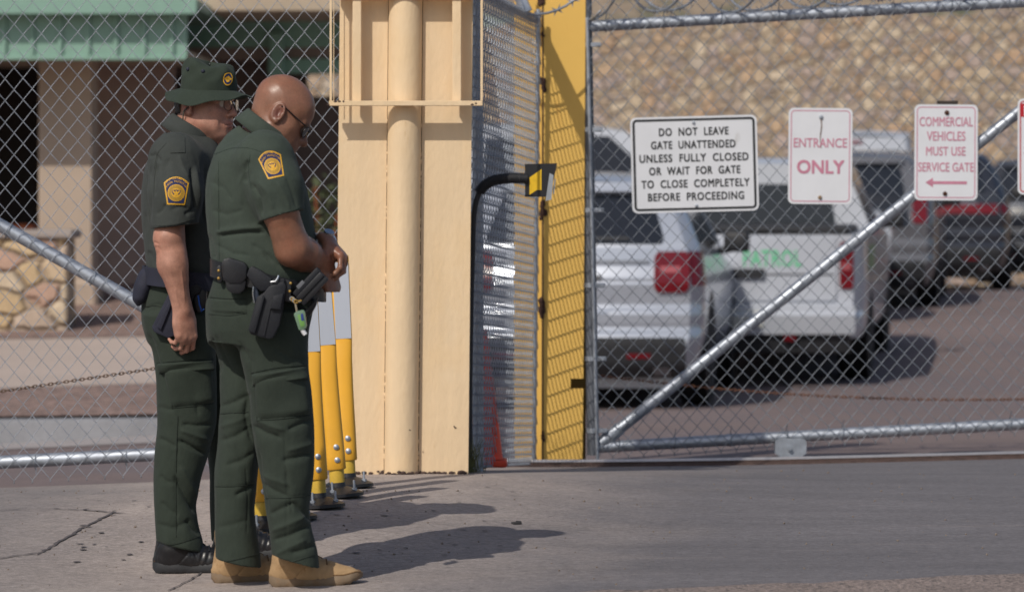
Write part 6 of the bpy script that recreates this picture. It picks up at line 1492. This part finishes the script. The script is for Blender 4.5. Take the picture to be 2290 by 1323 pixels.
# ---- shirt
rows = [(266, 400, 462, .05), (285, 378, 474, .062), (305, 356, 486, .085), (325, 344, 492, .145), (340, 336, 498, .185), (381, 322, 504, .205), (426, 316, 508, .21), (485, 317, 507, .205), (553, 323, 502, .20), (594, 327, 500, .20), (640, 334, 498, .185)]
lo = PB(280, 660, .36); hi = PB(560, 245, -.36); F = Field((lo[0], YB - .42, lo[2]), (hi[0], YB + .36, hi[2]), .0042)
F.add(loft(*table(rows, PB)), 0); TF = F.F.copy()
for sg in (1, -1):
    F.add(rcone(PB(418, 332, .05 * sg), PB(392, 348, .175 * sg), .052, .074), .04); F.add(rcone(PB(392, 362, .195 * sg), PB(392, 430, .235 * sg), .088, .090), .05); F.add(rcone(PB(392, 430, .235 * sg), PB(388, 540, .265 * sg), .088, .080), .03)
sl, X_, Y_, Z_ = F._sl(F.lo, F.lo + (F.n + 1) * F.h); hp, hn = PB(388, 507, .25), unit((.12, -.0, -.99)); d = (X_ - hp[0]) * hn[0] + (Y_ - hp[1]) * hn[1] + (Z_ - hp[2]) * hn[2]; F.F = np.minimum(np.maximum(F.F, d), TF)
cu_ = PB(468, 322) - PB(380, 270); F.sub(rcone(PB(424, 303), PB(424, 303) + unit((-cu_[2], 0, cu_[0])) * .25, .084, .095), .008)
V, Q = F.mesh(); V = lap(V, Q, 3, .5); N = vnorm(V, Q)
LS_ = [([(352, 366), (344, 395), (345, 440)], .010, -.007), ([(428, 372), (434, 420), (440, 470)], .010, -.010), ([(436, 370), (446, 430), (452, 480)], .012, .006), ([(458, 360), (462, 420), (456, 500)], .011, -.008), ([(380, 470), (400, 462), (425, 466)], .010, -.004), ([(412, 480), (430, 470), (440, 460)], .010, -.006), ([(347, 480), (362, 470), (372, 455)], .010, -.004),
       ([(330, 350), (345, 345), (360, 362)], .010, -.006), ([(322, 470), (332, 520), (340, 560)], .012, -.005), ([(330, 560), (340, 580), (352, 600)], .012, -.005), ([(340, 512), (390, 508), (437, 496)], .004, -.002), ([(337, 372), (335, 430), (334, 500)], .008, -.006), ([(372, 400), (366, 380), (380, 352)], .011, -.003), ([(400, 345), (412, 380), (424, 400)], .010, .004)]
V = V + N * (1.3 * folds(V, N, LS_, 650) + crumple(V, .0012, 24, 41) + crumple(V, .0006, 55, 42))[:, None]
shB = qmesh('shirt', V, Q, M_shirtB, pB); castSB = caster(V, Q)
shoulder_patch(castSB, 394, 427, -1, .985, 1., shB)
b = MB(); ep = Patch(castSB, 397, 326, 2); q = [[ep.pt(u, v, .003) for u in np.linspace(-16, 16, 6)] for v in np.linspace(18, -16, 8)]
if all(p is not None for l in q for p in l): b.grid(np.array(q)); b.grid(np.array([q[-1], [p + (0, .003, -.004) for p in q[-1]]])); b.build('epaulette', M_shirtB, shB, angle=180)
M_seam = plain('grey_thread', lin((52, 56, 52)), .9)
for l in ([(338, 506), (390, 502), (436, 488)], [(352, 350), (346, 400), (344, 440)], [(372, 320), (352, 345), (345, 380)]):
    b = MB(); sew(b, dense(l), castSB)
    if b.n: b.build('seam', M_seam, shB)
collar(PB(424, 298), PB(468, 324) - PB(424, 298), .084, .028, .052, .016, M_shirtB, shB, open_=156)
# the darker vest-like back panel of the shirt
on_cloth(castSB, lambda u, v: (((318 if v > .3 else 333 - 40 * v) + 3) + u * (12 + 10 * v), 370 + v * 215), 'back_panel', M_shirtB2, shB, bulge=.002)
# ---- trousers, boots
rows = [(600, 332, 494, .18), (640, 322, 494, .185), (671, 315, 490, .185), (720, 316, 488, .18), (758, 326, 484, .17)]
near = [(700, 318, 470, .10, .10), (745, 325, 478, .105, .10), (780, 338, 484, .104, .10), (846, 348, 486, .10, .10), (906, 350, 486, .098, .10), (950, 351, 484, .095, .10), (1004, 345, 468, .09, .10), (1064, 343, 450, .085, .10), (1119, 343, 438, .08, .10), (1163, 345, 444, .08, .10), (1207, 348, 456, .085, .10), (1260, 351, 460, .087, .10)]
far = [(700, 390, 494, .10, -.10), (780, 400, 520, .10, -.10), (846, 430, 545, .10, -.11), (950, 452, 560, .095, -.12), (1064, 466, 565, .085, -.13), (1150, 468, 568, .08, -.14), (1215, 470, 575, .082, -.15), (1250, 472, 580, .082, -.15)]
lo = PB(290, 1290, .32); hi = PB(610, 590, -.34); F = Field((lo[0], YB - .32, lo[2]), (hi[0], YB + .34, hi[2]), .0046)
F.add(loft(*table(rows, PB)), 0); F.add(loft(*table(far, PB, -.12)), .05); F.cut(PB(520, 1217, -.15), (-.15, 0, -.99))
G2 = F.like(); G2.add(loft(*table(near, PB, .10)), 0); G2.cut(PB(405, 1221, .1), (-.235, 0, -.972)); a, d_ = F.F, G2.F; q_ = np.maximum(.03 - np.abs(a - d_), 0) / .03; F.F = np.minimum(a, d_) - q_ * q_ * .0075; del G2
V, Q = F.mesh(); V = lap(V, Q, 3, .5); N = vnorm(V, Q)
LT = [([(396, 982), (430, 1000), (464, 1016)], .010, -.013), ([(400, 960), (435, 972), (470, 985)], .013, .008), ([(404, 948), (440, 952), (480, 948)], .010, -.007), ([(388, 1062), (410, 1100), (442, 1150)], .014, -.012), ([(402, 1040), (425, 1080), (446, 1120)], .013, .007), ([(352, 978), (375, 988), (394, 1000)], .010, -.006), ([(350, 908), (370, 914), (390, 916)], .010, -.005), ([(356, 1060), (372, 1076), (392, 1080)], .012, -.005),
      ([(400, 930), (398, 1000), (392, 1080), (396, 1200)], .0035, -.003), ([(326, 745), (345, 780), (356, 830)], .013, -.008), ([(340, 770), (360, 800), (372, 830)], .013, .005), ([(350, 1170), (390, 1180), (430, 1160)], .013, -.006), ([(356, 1222), (400, 1216), (450, 1198)], .004, -.0015), ([(416, 1160), (432, 1180), (450, 1195)], .012, -.008), ([(360, 1120), (380, 1140), (400, 1150)], .012, -.005), ([(318, 690), (350, 680), (384, 690)], .005, -.003), ([(430, 870), (440, 900), (444, 930)], .012, -.006)]
V = V + N * (1.05 * folds(V, N, LT, 650) + crumple(V, .0020, 20, 51) + crumple(V, .0009, 50, 52))[:, None]; trB = qmesh('trousers', V, Q, M_trsB, pB); castTB = caster(V, Q)
on_cloth(castTB, bil((364, 822), (474, 812), (478, 900), (384, 910)), 'cargo_pocket', M_trsB, trB, bulge=.016)
on_cloth(castTB, bil((352, 812), (478, 804), (479, 826), (356, 834)), 'pocket_flap', M_trsB, trB, bulge=.020)
on_cloth(castTB, bil((320, 640), (372, 650), (366, 684), (318, 676)), 'pocket_flap', M_trsB, trB, bulge=.004)
M_seam = plain('rear_trouser_thread', lin((26, 34, 28)), .9)
for l in ([(352, 811), (415, 806), (478, 803)], [(356, 836), (415, 832), (478, 827)], [(383, 838), (384, 880), (385, 912)], [(385, 912), (430, 908), (476, 902)], [(398, 930), (394, 1040), (394, 1200)], [(352, 1220), (400, 1214), (452, 1196)], [(318, 686), (350, 684), (372, 690)]):
    b = MB(); sew(b, dense(l), castTB, .0012, .0011)
    if b.n: b.build('seam', M_seam, trB)
boot(pB, ground_hit(344, 1279, -.002) , 1, .308, M_bshoe, M_bsole, 'black leather shoe', .02, .16, M_black)
boot(pB, ground_hit(476, 1249, -.002), 4, .308, M_bshoe, M_bsole, 'black leather shoe', .02, .16, M_black)
# ---- belt, pouch, holster
bB = belt(PB(412, 622), .139, .205, -.10, .060, M_nylon, pB)
b = MB(); G = []
for i, t in enumerate(np.linspace(0, 1, 14)):
    c = np.array((335 - 26 * t ** .8, 600 + 84 * t)); w_ = np.interp(t, [0, .1, .5, .85, 1], [.4, 16, 22, 17, 3]); r = []
    for a in np.linspace(0, 2 * np.pi, 18, endpoint=False): r.append(PB(c[0] + w_ * math.cos(a), c[1] + 9 * math.cos(a) * (1 - t) , .10 + w_ / 650 * 1.3 * math.sin(a)))
    G.append(r)
G = np.array(G); b.grid(G, True); po = b.build('belt_pouch', M_nylon, bB, angle=180); m_ = po.modifiers.new('s', 'SUBSURF'); m_.levels = m_.render_levels = 1
hwB = .235
b = MB(); box_px(b, [(376, 658), (402, 652), (420, 660), (412, 700), (396, 748), (376, 756), (344, 742), (339, 732)], FPX / YB, hwB - .01, .05, .005); hb = b.build('holster', M_nylon, bB, angle=35); b = MB(); box_px(b, [(350, 730), (380, 668), (388, 668), (360, 738)], FPX / YB, hwB, .02, .003); b.build('holster_rib', M_nylon, hb, angle=35)
g2 = thing('pistol', PB(425, 655, hwB), 'black pistol grip in the rear officer\'s holster, beside his right forearm', 'pistol'); b = MB(); box_px(b, [(418, 668), (424, 640), (440, 634), (450, 642), (446, 656), (436, 660), (430, 676)], FPX / YB, hwB - .03, .03, .005); b.build('grip', M_gun, g2, angle=40)
b = MB(); box_px(b, [(432, 650), (446, 644), (462, 650), (460, 690), (444, 700), (434, 690)], FPX / YB, .19, .04, .005); b.build('radio_pouch', M_leather, bB, angle=40)
b = MB(); b.tube([PB(443, 660, .20), PB(446, 680, .205), PB(451, 696, .20), PB(456, 690, .20)], .003, 6); b.build('cable', plain('blue_cable', lin((40, 84, 170)), .5), bB)
# ---- hat
hat = None; b = MB(); G = []; Mhat = np.array(Matrix.Rotation(R(-20), 3, 'Z') @ Matrix.Rotation(R(3), 3, 'Y')); Oh = PB(467, 196, 0.)
def Ht(p): return Oh + Mhat @ np.asarray(p, float)
rngh = np.random.default_rng(5)
crown = [(-.012, 1.0, 1.0), (0., 1.0, 1.0), (.012, .995, .995), (.028, .985, .985), (.033, .972, .972), (.052, .95, .945), (.066, .91, .90), (.078, .84, .82), (.085, .72, .70), (.087, .5, .5), (.086, .25, .25), (.086, .02, .02)]
A = np.linspace(0, 2 * np.pi, 96, endpoint=False)
for z, fx, fy in crown:
    r = []
    for a in A:
        dn = .0035 * math.sin(5 * a + z * 60) * min(1, max(0, z / .05)) + .0025 * math.sin(9 * a - z * 90) * min(1, max(0, z / .04)); zz = z + (.007 * math.sin(a * 2 + .6) - .013 * math.cos(a - R(20)) * (fx if z > .084 else 1) + .004 * math.sin(3 * a + 2)) * max(0, z / .086) - .006 * max(0, 1 - ((z - .0855) / .002) ** 2) * (fx < .6)
        r.append(Ht(((.099 * fx + dn) * math.cos(a), (.090 * fy + dn) * math.sin(a), zz)))
    G.append(r)
b.grid(np.array(G), True); hat = b.build('hat', M_hat, pB, angle=180); m_ = hat.modifiers.new('s', 'SUBSURF'); m_.levels = m_.render_levels = 1
crV = np.array(G).reshape(-1, 3); crQ = np.array([(i * 96 + j, i * 96 + (j + 1) % 96, (i + 1) * 96 + (j + 1) % 96, (i + 1) * 96 + j) for i in range(len(G) - 1) for j in range(96)])
b = MB(); G = []
for t in np.linspace(0, 1, 9):
    r = []
    for a in A:
        wa = a - R(20)                                           # world angle: 0 = +X, 270 deg = towards the camera
        dr = .014 + .037 * max(0, math.cos(wa - R(245))) ** 1.3 + .018 * max(0, math.cos(wa - R(90))) + .004 * math.sin(3 * a + 1) + .004 * math.sin(7 * a)
        ro = .096 + .055 * t; ri = .084 + .055 * t
        r.append(Ht((ro * math.cos(a), ri * math.sin(a), -.006 - dr * t ** 1.15 - .0 * t)))
    G.append(r)
G = np.array(G); b.grid(G, True); b.grid((G - Mhat @ np.array((0, 0, .0028)))[::-1], True); e = G[-1]; b.grid(np.array([e, e - Mhat @ np.array((0, 0, .0028))]), True)
b.build('brim', M_hat, hat, angle=120)
castH = caster(crV, crQ); hp_ = Patch(castH, 508, 177, -8)
el_ = lambda rx, ry, n=26: [(rx * math.cos(a), ry * math.sin(a)) for a in np.linspace(0, 2 * np.pi, n, endpoint=False)]
b = MB(); hp_.fan(b, el_(10.6, 14.6), .004); bg_ = b.build('badge', M_gold, hat, angle=180); b = MB(); hp_.fan(b, el_(8.6, 12.4), .0046); b.build('ground', M_navythr, bg_, angle=180)
b = MB(); hp_.fan(b, [(-8, 2.4), (-4.4, 3.2), (-3, 6.6), (-1.2, 5.4), (0, 8.2), (1.4, 5.4), (3.2, 6.4), (4.4, 3.2), (8, 2.6), (8.2, -1.4), (4.6, -2.6), (3.6, -6), (1.2, -7.2), (-1, -8.6), (-2.8, -5.4), (-5, -2.8), (-8.2, -1.6)], .0052); b.build('emblem', M_gold, bg_, False); b = MB(); hp_.fan(b, el_(4.2, 1.6, 12), .0058); b.build('emblem_detail', M_dimgold, bg_, False)
for px, py in ((421, 155), (454, 160)):
    b = MB(); c = castH(px, py, .0015)
    if c is not None: b.lathe(c, [(.0, -.004), (.003, -.004), (.0065, -.001), (.0065, .002)], 14, 'y'); b.build('eyelet', plain('dark_eyelet', lin((30, 34, 50)), .5), hat)
b = MB(); G = []
shades(T2_, pB, M_speclens, M_frame, .010, .046, -.016, .022, .112, True)
b = MB(); b.tube(spline([T2_((-.004, -.088, -.004)), T2_((-.020, -.089, -.02)), T2_((-.026, -.084, -.05)), T2_((-.032, -.074, -.085)), PB(404, 282, .07)], 8), .0022, 6); b.build('earpiece_tube', plain('clear_tube', lin((76, 74, 66)), .4), pB)
